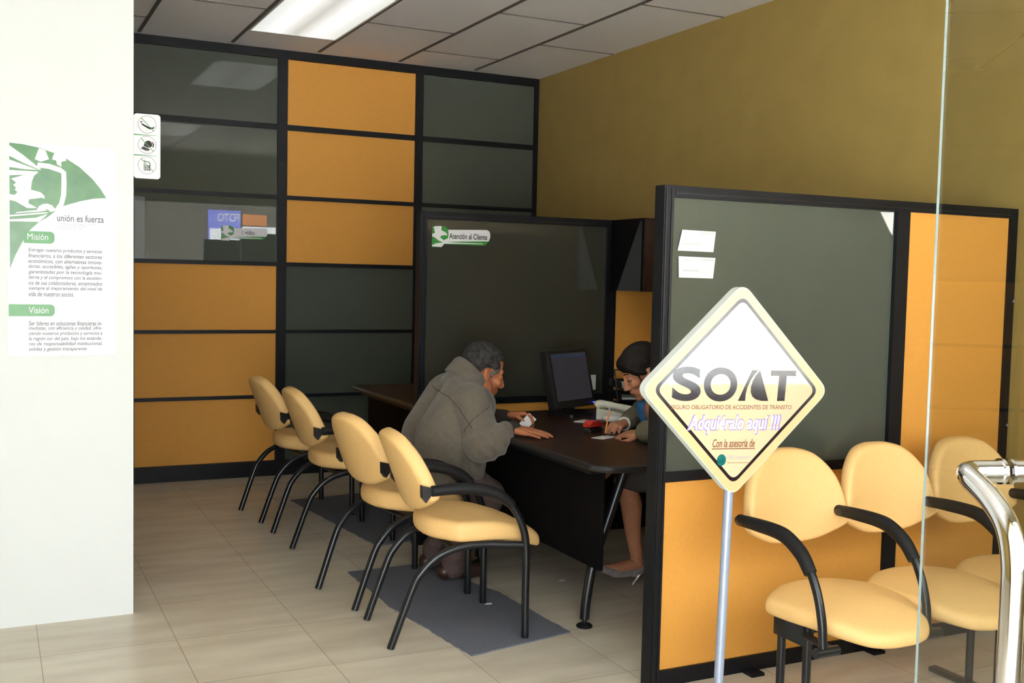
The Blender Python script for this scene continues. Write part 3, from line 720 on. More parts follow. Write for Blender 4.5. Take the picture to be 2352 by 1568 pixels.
# glass stickers
def sticker(name, label, loc, word, ww, sc=1.0):
    t = thing(name, label, 'sticker', loc); u = 0.000179 * sc
    q = lambda L: [((x - 230) * u, -(y - 262) * u + (x - 230) * u * 0.036) for x, y in L]
    flat('banner', [q([(640, 376), (2060, 378), (2130, 410), (2175, 470), (2190, 560), (2180, 640), (2140, 735), (2050, 830), (1980, 870), (640, 800), (540, 905), (230, 905), (230, 470), (420, 380)])], 'whiteink', t, -0.0006, 0.0006)
    flat('green_print', [q([(230, 262), (640, 268), (720, 330), (765, 430), (765, 560), (740, 640), (620, 695), (600, 770), (230, 835)]), q([(700, 742), (2140, 735), (2050, 830), (1980, 870), (1930, 800), (1100, 770)]), q([(680, 805), (1960, 822), (1980, 870), (640, 818)]), q([(230, 885), (520, 885), (540, 905), (230, 905)])], 'bgreen', t, -0.0012)
    flat('white_eagle', [q([(330, 262), (530, 262), (525, 395), (600, 420), (690, 475), (735, 550), (640, 540), (520, 562), (488, 610), (620, 700), (600, 770), (440, 705), (300, 600), (230, 580), (230, 492), (290, 490), (322, 440), (290, 400), (300, 360), (262, 310)]), q([(300, 790), (600, 765), (600, 800), (300, 800)]), q([(230, 845), (640, 800), (600, 830), (540, 905), (230, 882)])], 'whiteink', t, -0.0018)
    x, z = q([(790 if ww > 1000 else 1080, 650)])[0]
    text('lettering', word, 'ink', t, h=175 * u, w=ww * u, at=(x, z), d=-0.0022, bold=0.01)
    return t
sticker('glass_sticker', 'white and green sticker reading Atención al Cliente on the inner glass partition', (2.186, 5.467, 1.765), 'Atención al Cliente', 1290)
sticker('glass_sticker', 'white and green sticker reading Crédito on the back glass wall', (1.49, YB + 0.0215, 1.815), 'Crédito', 560, 0.94)

# papers taped to the near glass
def slip(label, x0, z0, x1, z1, lean):
    t = thing('paper_slip', label, 'paper', ((x0 + x1) / 2, 3.2155, (z0 + z1) / 2), 0, 'printed slips on the near glass')
    w, h = x1 - x0, z1 - z0; mb = MB()
    poly = [(-w / 2 + (lean if lean > 0 else 0), h / 2), (w / 2, h / 2 - 0.002), (w / 2 - 0.008, -h / 2), (-w / 2 - (lean if lean < 0 else 0), -h / 2 + 0.001)]
    mb.prism(poly, -0.0042, -0.0034).build('sheet', 'paper', t, 0)
    d = -0.0050
    flat('print', [[(w * -0.36 + 0.004, h * 0.36), (w * -0.18, h * 0.36), (w * -0.18, h * 0.30), (w * -0.36 + 0.004, h * 0.30)], [(w * 0.08, h * 0.42), (w * 0.45, h * 0.42), (w * 0.45, h * 0.32), (w * 0.08, h * 0.32)],
                   [(w * -0.38, -h * 0.10), (w * 0.05, -h * 0.10), (w * 0.05, -h * 0.20), (w * -0.38, -h * 0.20)], [(w * -0.40, -h * 0.35), (w * -0.30, -h * 0.35), (w * -0.30, -h * 0.38), (w * -0.40, -h * 0.38)]] +
         [[(w * 0.14, h * (0.1 - 0.08 * i)), (w * 0.26, h * (0.1 - 0.08 * i)), (w * 0.26, h * (0.08 - 0.08 * i)), (w * 0.14, h * (0.08 - 0.08 * i))] for i in range(6)], SLIPINK, t, d)
    return t
SLIPINK = mat('faint_print', (0.50, 0.52, 0.52), 0.7, var=0.03)
slip('upper of two white printed slips taped on the near glass partition', 2.238, 1.605, 2.405, 1.682, 0.018)
slip('lower of two white printed slips taped on the near glass partition', 2.243, 1.508, 2.407, 1.586, -0.004)
tag(MB().prism([(3.215, 1.790), (3.286, 1.792), (3.284, 1.70), (3.27, 1.715)], -0.003 + 3.216, 3.2172, 'xz').build('white_scrap', 'paper', None, 0), 'white sliver at the top right of the near glass', 'paper scrap')  # flat white sliver laid on the pane

# ------------------------------------------------------------------ desk objects
DT = 0.7505
mo = thing('computer_monitor', 'black flat computer monitor turned sideways on the desk', 'monitor', (2.865, 5.07, DT), R_(25))
MB().prism(round_poly([(-0.11, -0.09), (0.11, -0.09), (0.11, 0.09), (-0.11, 0.09)], [0.04] * 4), 0.0, 0.014, 'xy').build('stand_base', 'plastic', mo, 30)
MB().box((-0.035, 0.0, 0.014), (0.035, 0.04, 0.15), 0.006).build('stand_neck', 'plastic', mo, 30)
mm = MB(); tl = Matrix.Translation((0, 0.0, 0.038)) @ Matrix.Rotation(R_(-13), 4, 'X')
mm.box((-0.185, -0.035, 0.0), (0.185, 0.02, 0.318), 0.006, tl).build('monitor_case', 'plastic', mo, 30)
MB().box((-0.160, -0.0365, 0.040), (0.160, -0.0352, 0.298), 0, tl).build('screen', 'screen', mo, 0)
MB().box((-0.158, -0.0375, 0.275), (0.158, -0.0366, 0.288), 0, tl).build('screen_bar', 'scrbar', mo, 0)
MB().box((0.163, -0.0385, 0.010), (0.170, -0.0352, 0.017), 0, tl).build('power_led', 'led', mo, 0)

ph = thing('desk_telephone', 'ivory desk telephone with coiled cord beside the monitor', 'telephone', (3.045, 4.885, DT), R_(52))
MB().prism([(-0.10, 0.0), (0.10, 0.0), (0.10, 0.056), (0.04, 0.050), (-0.10, 0.022)], -0.11, 0.11, 'yz').build('phone_base', 'phone', ph, 20)
MB().tube([(-0.065, -0.105, 0.040), (-0.065, -0.085, 0.052), (-0.065, 0.0, 0.070), (-0.065, 0.085, 0.078), (-0.065, 0.105, 0.066)], 0.02, 14, 5, radii=[0.022, 0.022, 0.016, 0.022, 0.022]).build('handset', 'phone', ph)
kb = MB()
for i in range(3):
    for j in range(4): kb.box((0.0 + i * 0.026, -0.07 + j * 0.026, 0.026 + j * 0.005), (0.018 + i * 0.026, -0.054 + j * 0.026, 0.035 + j * 0.006))
kb.build('keypad', 'plastic', ph, 0)
cp = [(-0.055 + 0.012 * math.cos(k * 1.3), -0.12 - k * 0.0025, 0.014 + 0.010 * math.sin(k * 1.3)) for k in range(60)]
MB().tube(cp, 0.003, 6, 0).build('coiled_cord', 'phone', ph)

tr = thing('letter_tray', 'black wire letter tray stack with papers by the orange panel', 'letter tray', (3.35, 5.14, DT + 0.001), R_(-14))
for z in (0.0, 0.065, 0.13):
    b = MB(); b.box((-0.15, -0.11, z), (0.15, 0.11, z + 0.006)); b.box((-0.15, -0.11, z), (-0.144, 0.11, z + 0.04)); b.box((0.144, -0.11, z), (0.15, 0.11, z + 0.04)); b.box((-0.144, 0.104, z), (0.144, 0.11, z + 0.04))
    b.build('tray', 'plastic', tr, 0)
MB().tube([(-0.153, -0.10, 0.0), (-0.153, 0.0, 0.23), (-0.153, 0.10, 0.0)], 0.004, 8, 0).tube([(0.153, -0.10, 0.0), (0.153, 0.0, 0.23), (0.153, 0.10, 0.0)], 0.004, 8, 0).tube([(-0.153, 0.0, 0.23), (0.153, 0.0, 0.23)], 0.004, 8, 0).build('wire_frame', 'tube', tr)
def sheets(name, label, c, rz, w, h, n, z, group=None):
    t = MB()
    for k in range(n):
        mt = Matrix.Translation((c[0], c[1], z + k * 0.0022)) @ Matrix.Rotation(rz + random.uniform(-0.06, 0.06), 4, 'Z')
        t.box((-w / 2, -h / 2, 0), (w / 2, h / 2, 0.0018), 0, mt)
    return tag(t.build(name, 'paper', None, 0), label, 'paper', group)
sheets('paper_stack', 'loose white papers lying in the top letter tray', (3.35, 5.13), R_(-14), 0.27, 0.19, 9, DT + 0.1365)
sheets('paper_stack', 'white papers lying in the middle letter tray', (3.35, 5.13), R_(-14), 0.27, 0.19, 4, DT + 0.0715)
sheets('paper_sheet', 'white sheets on the desk below the letter trays', (3.30, 4.92), R_(-14), 0.19, 0.12, 2, DT)
sheets('note_paper', 'small white note the woman is writing on', (2.60, 4.285), R_(25), 0.11, 0.065, 1, DT)
sheets('note_paper', 'white note lying at the foot of the monitor', (2.79, 4.80), R_(30), 0.10, 0.065, 2, DT)
tag(MB().box((3.205, 5.4655, 0.835), (3.25, 5.4675, 0.925)).build('notice_card', 'paper', None, 0), 'small white card stuck low on the inner glass behind the monitor', 'card')

st = thing('desk_stapler', 'red stapler in front of the monitor', 'stapler', (2.655, 4.475, DT), R_(214))
MB().box((-0.07, -0.019, 0.0), (0.07, 0.019, 0.014), 0.003).build('stapler_base', 'plastic', st, 30)
MB().prism([(-0.072, 0.034), (-0.02, 0.054), (0.045, 0.056), (0.075, 0.042), (0.075, 0.030), (-0.072, 0.020)], -0.021, 0.021, 'xz').build('stapler_arm', 'red', st, 20)
MB().box((-0.066, -0.014, 0.014), (0.070, 0.014, 0.024)).build('staple_channel', 'chrome', st, 0)
ms = thing('computer_mouse', 'white curved computer mouse by the telephone', 'mouse', (2.90, 4.70, DT), R_(-35))
MB().ell((0, 0, 0.006), (0.055, 0.03, 0.006)).build('mouse_body', 'plastic', ms)
MB().ell((0.004, 0, 0.022), (0.054, 0.022, 0.020)).build('mouse_shell', 'paper', ms)

# ------------------------------------------------------------------ street outside (seen mirrored in the back glass)
struct(MB().box((-30, -40, -0.3), (40, 0.2, -0.13)).build('ground', 'pave', smooth=0), 'grey pavement of the street outside', 'ground')
sh = thing('shop_front', 'dark shop front across the street', 'building', (4.3, -6.0, -0.13))
MB().box((-2.2, -3.0, 0.0), (1.3, 0.0, 4.3)).build('shop_wall', 'shopwall', sh, 0)
MB().box((-2.2, 0.002, 0.0), (1.3, 0.03, 1.70)).build('added_white_front', 'shopwhite', sh, 0)  # unseen white lower front, added to give the diamond sign a bright reflection
pb = MB().box((-0.43, 0.005, 2.17), (0.20, 0.05, 2.80)).build('sign_panel', 'shopblue', sh, 0)
# FOTO lettering faces the office (+y), so it reads mirrored in the glass
tx = text('lettering', 'FOTO', 'whiteink', pb, h=0.16, w=0.42, at=(-0.40, 2.58), d=-0.055)
for v in tx.data.vertices: v.co = Vector((-v.co.x - 0.23, -v.co.y, v.co.z))
flat('notice', [[(-0.40, 2.20), (0.17, 2.20), (0.17, 2.44), (-0.40, 2.44)]], 'shopwhite', pb, 0.052)
MB().box((0.24, 0.005, 2.52), (0.72, 0.04, 2.74)).build('sign_panel', 'shoporange', sh, 0)
MB().box((0.24, 0.005, 2.20), (0.98, 0.04, 2.50)).build('sign_panel', 'shopwhite', sh, 0)
MB().box((-0.30, 0.005, 1.75), (0.28, 0.04, 2.08)).build('sign_panel', 'shopwhite', sh, 0)
# ------------------------------------------------------------------ people
class TB:
    # places head-local shapes with a rigid transform
    def __init__(s, mb, T): s.mb = mb; s.T = T; s.R = T.to_3x3(); s.k = s.R.col[0].length
    def cap(s, p0, p1, r0, r1=None): s.mb.capsule(s.T @ Vector(p0), s.T @ Vector(p1), r0 * s.k, (r0 if r1 is None else r1) * s.k); return s
    def ell(s, c, r, ry=0.0):
        R = s.R @ Matrix.Rotation(ry, 3, 'Y'); s.mb.ell(s.T @ Vector(c), r, R); return s

def head_shape(mb, T, fem=False, neck=None):
    h = TB(mb, T); k = 0.93 if fem else 1.0
    h.ell((-0.012, 0, 0.048), (0.098 * k, 0.077 * k, 0.088 * k))
    h.cap((0.028, 0, 0.028), (0.050, 0, -0.058), 0.064 * k, 0.044 * k)
    for s in (-1, 1):
        h.cap((-0.005, s * 0.042 * k, -0.035), (0.050, s * 0.028 * k, -0.088), 0.030 * k, 0.022)
        h.ell((0.068 * k, s * 0.040 * k, -0.018), (0.026, 0.024, 0.022))
        h.cap((0.084 * k, s * 0.012, 0.036), (0.070 * k, s * 0.046 * k, 0.034), 0.012, 0.010)
        h.ell((0.100 * k, s * 0.013, -0.031), (0.012, 0.009, 0.009))
        h.ell((-0.008, s * 0.078 * k, -0.004), (0.020, 0.010, 0.033), -0.25)
        h.ell((-0.016, s * 0.086 * k, 0.004), (0.010, 0.006, 0.024), -0.25)
        h.ell((0.076 * k, s * 0.032 * k, 0.012), (0.015, 0.016, 0.011))
    h.ell((0.066 * k, 0, -0.096), (0.024, 0.024, 0.018))
    h.cap((0.086 * k, 0, 0.022), (0.112 * k, 0, -0.022), 0.0105, 0.0135 if not fem else 0.0105)
    h.ell((0.112 * k, 0, -0.027), (0.014, 0.013, 0.011))
    h.ell((0.084 * k, 0, -0.055), (0.018, 0.028, 0.014))
    h.cap((0.088 * k, -0.016, -0.061), (0.088 * k, 0.016, -0.061), 0.0085)
    h.cap((0.084 * k, -0.014, -0.074), (0.084 * k, 0.014, -0.074), 0.0085)
    h.cap((-0.030, 0, -0.03), (-0.070, 0, -0.155), 0.054 * k, 0.058 * k)
    return h

def hand_shape(mb, wrist, fdir, back, thumb_side, curl, spread=0.06, sc=1.0, thumb=None):
    x = Vector(fdir).normalized(); z = Vector(back); z = (z - x * z.dot(x)).normalized(); y = z.cross(x)
    w = Vector(wrist)
    P = lambda a, b, c: w + (x * a + y * (b * thumb_side) + z * c) * sc
    kn = [(0.088, 0.030, 0.0), (0.092, 0.010, 0.003), (0.088, -0.010, 0.002), (0.078, -0.029, -0.002)]
    for (a, b, c) in kn: mb.capsule(P(0.0, b * 0.55, 0), P(a, b, c), 0.0165 * sc, 0.0115 * sc)
    mb.capsule(P(0.03, 0.02, -0.006), P(0.07, -0.015, -0.006), 0.016 * sc, 0.013 * sc)
    L = [(0.040, 0.026, 0.020), (0.044, 0.029, 0.022), (0.041, 0.027, 0.021), (0.032, 0.021, 0.018)]
    for i, (a, b, c) in enumerate(kn):
        p = P(a, b, c); ang = 0.0; r = [0.0095, 0.0088, 0.0080, 0.0068]
        if i == 3: r = [q * 0.88 for q in r]
        for j in range(3):
            ang += curl[i][j]
            dv = x * math.cos(ang) - z * math.sin(ang) + y * (thumb_side * spread * (1.5 - i) * 0.9)
            q = p + dv.normalized() * L[i][j] * sc
            mb.capsule(p, q, r[j] * sc, r[j + 1] * sc, 12); p = q
    th = thumb or [(0.022, 0.026, -0.010), (0.050, 0.048, -0.020), (0.080, 0.052, -0.022), (0.100, 0.046, -0.020)]
    rr = [0.0150, 0.0118, 0.0100, 0.0082]
    for j in range(3): mb.capsule(P(*th[j]), P(*th[j + 1]), rr[j] * sc, rr[j + 1] * sc, 12)
    return P

def fold(amp, f, stretch=(1, 1, 1), seed=0):
    def d(c):
        v = Vector((c.x * f * stretch[0] + seed, c.y * f * stretch[1], c.z * f * stretch[2]))
        a = noise.noise(v); b = noise.noise(v * 2.3 + Vector((7, 3, 1)))
        return amp * (1 - abs(a) * 2.2) * 0.7 + amp * 0.45 * b
    return d

# ---- the man
HT = Matrix.Translation((2.200, 4.80, 1.016)) @ Matrix.Rotation(R_(-4), 4, 'Z') @ Matrix.Rotation(R_(20), 4, 'Y') @ Matrix.Scale(1.06, 4)
b = MB()
head_shape(b, HT)
b.capsule((2.15, 4.79, 0.93), (1.98, 4.76, 0.62), 0.10, 0.11).capsule((2.05, 4.64, 0.90), (2.09, 4.95, 0.90), 0.06)
b.capsule((2.03, 4.60, 0.89), (2.08, 4.46, 0.70), 0.045, 0.038).capsule((2.08, 4.46, 0.70), (2.205, 4.465, 0.785), 0.036, 0.026)
b.capsule((2.10, 4.97, 0.89), (2.15, 4.96, 0.74), 0.045, 0.038).capsule((2.15, 4.96, 0.74), (2.335, 4.775, 0.792), 0.036, 0.026)
RH = hand_shape(b, (2.205, 4.465, 0.785), (0.70, -0.70, -0.10), (0.0, -0.22, 1.0), 1, [(0.12, 0.10, 0.08), (0.08, 0.08, 0.06), (0.04, 0.06, 0.04), (0.0, 0.04, 0.04)], 0.17, 1.05)
LH = hand_shape(b, (2.335, 4.775, 0.794), (0.78, -0.58, 0.05), (0.30, 0.62, 0.72), -1, [(0.55, 0.55, 0.3), (0.65, 0.65, 0.35), (0.75, 0.7, 0.4), (0.8, 0.75, 0.4)], 0.03,
                thumb=[(0.022, 0.026, -0.010), (0.055, 0.044, -0.028), (0.083, 0.036, -0.045), (0.100, 0.022, -0.052)])
for (h, k, a) in (((1.95, 4.68, 0.56), (2.17, 4.64, 0.435), (2.04, 4.74, 0.10)), ((1.95, 4.83, 0.56), (2.172, 4.90, 0.45), (2.03, 4.95, 0.10))):
    b.capsule(h, k, 0.075, 0.055).capsule(k, a, 0.052, 0.036)
    b.capsule(a, (a[0] + 0.07, a[1], 0.048), 0.036, 0.026)
man = remesh('person', b, 'skin', None, 0.0036, 5)
tag(man, 'grey-haired man in a taupe jacket leaning over the desk with a card in his hand', 'person')
hr = MB(); t = TB(hr, HT)
[t.ell((0.012, s_ * 0.056, 0.052), (0.042, 0.020, 0.032)) for s_ in (-1, 1)]
t.ell((-0.026, 0, 0.058), (0.096, 0.082, 0.088)).ell((0.012, 0, 0.088), (0.062, 0.066, 0.050)).ell((-0.062, 0, 0.0), (0.050, 0.070, 0.066)).ell((-0.070, 0, -0.045), (0.035, 0.055, 0.050))
remesh('hair', hr, 'hair_m', man, 0.0045, 3, fold(0.0014, 110, seed=3))
hr = MB(); t = TB(hr, HT)
for s in (-1, 1): t.ell((0.030, s * 0.0585, 0.036), (0.026, 0.011, 0.026)).ell((0.020, s * 0.0630, 0.006), (0.011, 0.007, 0.026))
remesh('temple_hair', hr, 'hair_g', man, 0.0045, 3, fold(0.0010, 120, seed=9))['label'] = 'lighter grey hair at the temples'
hr = MB(); t = TB(hr, HT)
for s in (-1, 1): t.cap((0.094, s * 0.016, 0.044), (0.080, s * 0.048, 0.042), 0.0055, 0.004)
hr.build('eyebrows', 'hair_m', man, 180)
hr = MB(); t = TB(hr, HT)
for s in (-1, 1): t.cap((0.0885, s * 0.024, 0.008), (0.083, s * 0.040, 0.006), 0.0042, 0.0032)
hr.build('eyes', 'hair_w', man, 180)
hr = MB(); t = TB(hr, HT); t.cap((0.0915, -0.018, -0.0675), (0.0915, 0.018, -0.0675), 0.0035)
hr.build('mouth', 'lip', man, 180)
# jacket
j = MB()
for dy in (-0.085, 0.085):
    j.capsule((1.962, 4.755 + dy, 0.585), (1.955, 4.755 + dy, 0.72), 0.143, 0.148).capsule((1.955, 4.755 + dy, 0.72), (2.05, 4.785 + dy, 0.90), 0.15, 0.118)
    j.capsule((2.02, 4.755 + dy, 0.58), (2.04, 4.76 + dy, 0.70), 0.13, 0.13).capsule((2.04, 4.76 + dy, 0.70), (2.13, 4.79 + dy, 0.87), 0.125, 0.095)
j.capsule((2.055, 4.63, 0.905), (2.085, 4.96, 0.905), 0.088).capsule((2.075, 4.79, 0.965), (2.11, 4.797, 0.995), 0.092, 0.084)
j.capsule((2.045, 4.61, 0.895), (2.07, 4.47, 0.715), 0.098, 0.082).capsule((2.055, 4.475, 0.715), (2.105, 4.45, 0.728), 0.085, 0.074).capsule((2.10, 4.45, 0.73), (2.168, 4.461, 0.772), 0.074, 0.050)
j.capsule((2.10, 4.96, 0.895), (2.14, 4.96, 0.745), 0.092, 0.078).capsule((2.14, 4.96, 0.745), (2.255, 4.845, 0.79), 0.075, 0.058)
base_fold = fold(0.0034, 6, (1.0, 1.0, 1.2), 2)
def crease(c):
    # drapery: shallow ridges that run round the bent sleeve and down the back
    q = noise.noise(Vector((c.x * 7, c.y * 7, c.z * 7)))
    if c.y < 4.585 and c.x > 2.0: a = (c.x * 0.75 + c.z * 0.85) * 95 + q * 5; return 0.0060 * math.sin(a) * max(0.0, min(1, (0.86 - c.z) * 9)) * max(0.0, 0.45 + 0.9 * q)
    a = (c.x * 0.9 - c.z * 0.42 + c.y * 0.35) * 48 + q * 5
    return 0.0040 * math.sin(a) * max(0.0, min(1, (0.86 - c.z) * 6))
def jd(c):
    return base_fold(c) + crease(c)
jk = remesh('jacket', j, 'jacket', man, 0.0065, 9, jd)
# trim the hem flat
bmj = bmesh.new(); bmj.from_mesh(jk.data)
g = bmesh.ops.bisect_plane(bmj, geom=bmj.verts[:] + bmj.edges[:] + bmj.faces[:], plane_co=(1.95, 4.75, 0.520), plane_no=(0.08, 0, -1), clear_outer=True)
bmesh.ops.holes_fill(bmj, edges=[e for e in bmj.edges if e.is_boundary], sides=0)
bmj.to_mesh(jk.data); bmj.free()
for p in jk.data.polygons: p.use_smooth = True
# seam lines lying on the jacket
def on_surface(o, pts, off):
    out = []
    for p in catmull(pts, 8):
        ok, loc, nn, fi = o.closest_point_on_mesh(p); out.append(loc + nn * off)
    return out
sm = MB()
for pts in ([(1.935, 4.84, 0.97), (1.935, 4.70, 0.94), (1.97, 4.58, 0.90), (2.01, 4.52, 0.83), (2.03, 4.49, 0.79)], [(2.10, 4.58, 0.95), (2.09, 4.53, 0.88), (2.03, 4.50, 0.82), (1.995, 4.51, 0.77)]):
    sm.tube(on_surface(jk, pts, -0.0004), 0.0017, 6, 0)
sm.build('jacket_seam', 'knit', jk, 180)['label'] = 'dark stitched seam'
# collar: folded band standing round the neck, open and pointed at the front
nb = Vector((2.118, 4.795, 0.985)); ax = Vector((0.46, 0.02, 0.89)).normalized(); e1 = (Vector((1, 0, 0)) - ax * ax.x).normalized(); e2 = ax.cross(e1)
prof = [(0.072, 0.012), (0.078, 0.050), (0.088, 0.054), (0.098, 0.040), (0.108, 0.006), (0.117, -0.030), (0.108, -0.034), (0.098, -0.006)]
cl = MB(); rows_ = []
for k in range(33):
    a = math.radians(24 + (360 - 48) * k / 32); ca = math.cos(a)
    tipf = max(0.0, ca) ** 3
    row = []
    for i_, (r, h) in enumerate(prof):
        low = -0.022 * tipf if i_ in (4, 5, 6) else 0.0
        row.append(cl.bm.verts.new(nb + e1 * (r * 1.06 * ca) + e2 * (r * math.sin(a)) + ax * (h + low - 0.030 * ca)))
    rows_.append(row)
for A_, B_ in zip(rows_, rows_[1:]):
    for i_ in range(len(prof)):
        q_ = (i_ + 1) % len(prof); cl.bm.faces.new((A_[i_], A_[q_], B_[q_], B_[i_]))
cl.bm.faces.new(rows_[0][::-1]); cl.bm.faces.new(rows_[-1])
cl.build('collar', 'jacket', jk, 60)
# knitted cuffs
kc = MB()
kc.capsule((2.245, 4.855, 0.788), (2.325, 4.785, 0.791), 0.047, 0.039)
remesh('knit_cuff', kc, 'knit', man, 0.005, 2, fold(0.003, 60, seed=5))
kc = MB(); kc.capsule((2.188, 4.462, 0.778), (2.212, 4.464, 0.785), 0.041, 0.037)
remesh('knit_cuff', kc, 'knit', man, 0.005, 2, fold(0.002, 60, seed=6))
# trousers and shoes
tr_ = MB()
tr_.capsule((1.93, 4.68, 0.585), (1.93, 4.83, 0.585), 0.115)
for (h, k, a) in (((1.95, 4.68, 0.575), (2.178, 4.64, 0.435), (2.035, 4.74, 0.115)), ((1.95, 4.84, 0.575), (2.180, 4.90, 0.45), (2.025, 4.95, 0.115))):
    tr_.capsule(h, k, 0.105, 0.076).capsule(k, a, 0.076, 0.060).capsule(a, (a[0], a[1], 0.075), 0.062, 0.060)
remesh('trousers', tr_, 'trousers', man, 0.0065, 7, fold(0.006, 12, (1, 1, 1.5), 8))
for (x, y, rz) in ((2.035, 4.745, 6), (2.025, 4.955, 2)):
    s_ = MB(); T = Matrix.Translation((x, y, 0.008)) @ Matrix.Rotation(R_(rz), 4, 'Z'); q = TB(s_, T)
    q.cap((-0.045, 0, 0.045), (0.06, 0, 0.045), 0.040, 0.042).cap((0.06, 0, 0.043), (0.155, -0.004, 0.032), 0.043, 0.034).cap((-0.02, 0, 0.06), (0.02, 0, 0.085), 0.042, 0.040)
    so = remesh('shoe', s_, 'shoe_m', man, 0.006, 5)
    for v in so.data.vertices: v.co.z = max(v.co.z, 0.0075)
# things in his hands
cd = MB(); mt = Matrix.Translation(LH(0.108, 0.030, -0.050)) @ Matrix.Rotation(R_(-20), 4, 'Z') @ Matrix.Rotation(R_(58), 4, 'X') @ Matrix.Rotation(R_(8), 4, 'Y') @ Matrix.Rotation(R_(-42), 4, 'Z')
cd.box((-0.024, -0.043, -0.0006), (0.024, 0.043, 0.0006), 0, mt)
tag(cd.build('identity_card', 'paper', None, 0), 'small white card in the left hand of the seated man', 'card')

# ---- the woman
WT = Matrix.Translation((2.815, 4.300, 1.051)) @ Matrix.Rotation(R_(166), 4, 'Z') @ Matrix.Rotation(R_(30), 4, 'Y') @ Matrix.Scale(1.02, 4)
b = MB()
head_shape(b, WT, True)
b.capsule((2.90, 4.25, 0.88), (3.06, 4.25, 0.60), 0.085, 0.09).capsule((2.92, 4.09, 0.875), (2.92, 4.39, 0.875), 0.05).capsule((2.88, 4.27, 0.95), (2.91, 4.25, 0.90), 0.052, 0.058)
b.capsule((2.93, 4.07, 0.87), (2.745, 3.90, 0.80), 0.040, 0.034).capsule((2.745, 3.90, 0.80), (2.700, 4.13, 0.785), 0.034, 0.024)
b.capsule((2.93, 4.40, 0.87), (3.02, 4.60, 0.80), 0.040, 0.034).capsule((3.02, 4.60, 0.80), (2.800, 4.43, 0.785), 0.034, 0.024)
hand_shape(b, (2.700, 4.13, 0.787), (-0.38, 0.90, -0.12), (-0.25, -0.15, 0.92), 1, [(0.35, 0.3, 0.2), (0.35, 0.35, 0.2), (0.4, 0.35, 0.2), (0.45, 0.4, 0.2)], 0.05, 0.9)
WH = hand_shape(b, (2.800, 4.43, 0.787), (-0.86, -0.50, 0.0), (-0.05, -0.25, 0.95), -1, [(0.65, 0.75, 0.45), (0.7, 0.85, 0.5), (0.85, 0.95, 0.5), (0.95, 1.0, 0.5)], 0.02, 0.9,
                thumb=[(0.022, 0.026, -0.008), (0.055, 0.044, -0.016), (0.088, 0.040, -0.018), (0.110, 0.028, -0.026)])
LEG = (((3.05, 4.20, 0.55), (2.765, 4.35, 0.525), (2.852, 4.352, 0.125)), ((3.05, 4.36, 0.56), (2.775, 4.455, 0.620), (2.53, 4.60, 0.40)))
for (h, k, a) in LEG:
    b.capsule(h, k, 0.075, 0.054)
    kk = Vector(k); aa = Vector(a); cal = kk.lerp(aa, 0.30) + Vector((0.016, 0, 0))
    b.capsule(k, cal, 0.050, 0.053).capsule(cal, kk.lerp(aa, 0.62), 0.053, 0.040).capsule(kk.lerp(aa, 0.62), a, 0.040, 0.030)
a = Vector(LEG[0][2])
b.capsule(a, a + Vector((0.012, 0, -0.035)), 0.030, 0.024).capsule(a + Vector((0, 0, -0.02)), a + Vector((-0.12, 0, -0.030)), 0.030, 0.026).capsule(a + Vector((-0.12, 0, -0.030)), a + Vector((-0.19, 0, -0.020)), 0.024, 0.014)
a2 = Vector(LEG[1][2]); b.capsule(a2, a2 + Vector((-0.10, 0.04, -0.085)), 0.030, 0.024)
wom = remesh('person', b, 'skin2', None, 0.0036, 5)
tag(wom, 'dark-haired woman in an olive jacket writing at the desk, half hidden by the partition post', 'person')
hr = MB(); t = TB(hr, WT)
[t.cap((0.040, s_ * 0.066, 0.030), (0.040, s_ * 0.069, -0.022), 0.006, 0.0022) for s_ in (-1, 1)]
t.ell((-0.018, 0, 0.060), (0.103, 0.083, 0.086)).ell((0.034, 0, 0.080), (0.062, 0.062, 0.044)).ell((-0.068, 0, 0.012), (0.052, 0.070, 0.070)).ell((-0.105, 0, 0.02), (0.045, 0.048, 0.048))
for s in (-1, 1): t.cap((0.062, s * 0.040, 0.074), (0.030, s * 0.070, 0.030), 0.022, 0.012).cap((0.030, s * 0.070, 0.030), (0.006, s * 0.077, 0.012), 0.013, 0.010).cap((0.066, s * 0.036, 0.066), (0.048, s * 0.062, 0.026), 0.018, 0.008)
remesh('hair', hr, 'hair_w', wom, 0.0042, 4, fold(0.0010, 60, (0.3, 1, 1), 4))
hr = MB(); t = TB(hr, WT)
for s in (-1, 1): t.cap((0.086, s * 0.014, 0.040), (0.074, s * 0.044, 0.040), 0.0035, 0.0025).cap((0.084, s * 0.022, 0.006), (0.076, s * 0.040, 0.005), 0.0038, 0.003)
hr.build('brows_and_lashes', 'hair_w', wom, 180)
hr = MB(); t = TB(hr, WT); t.cap((0.085, -0.016, -0.0675), (0.085, 0.016, -0.0675), 0.0038)
hr.build('mouth', 'lip', wom, 180)
j = MB()
for dy in (-0.06, 0.06):
    j.capsule((3.07, 4.26 + dy, 0.58), (3.02, 4.26 + dy, 0.72), 0.125, 0.118).capsule((3.02, 4.26 + dy, 0.72), (2.93, 4.26 + dy, 0.86), 0.118, 0.090)
j.capsule((2.93, 4.11, 0.87), (2.93, 4.38, 0.87), 0.074)
j.capsule((2.93, 4.09, 0.865), (2.755, 3.905, 0.822), 0.075, 0.068).capsule((2.755, 3.905, 0.822), (2.705, 4.085, 0.802), 0.068, 0.048)
j.capsule((2.94, 4.39, 0.865), (3.02, 4.59, 0.82), 0.075, 0.064).capsule((3.02, 4.59, 0.82), (2.845, 4.462, 0.797), 0.060, 0.044)
wj = remesh('jacket', j, 'olive', wom, 0.006, 7, fold(0.006, 14, (1, 1, 1.4), 12))
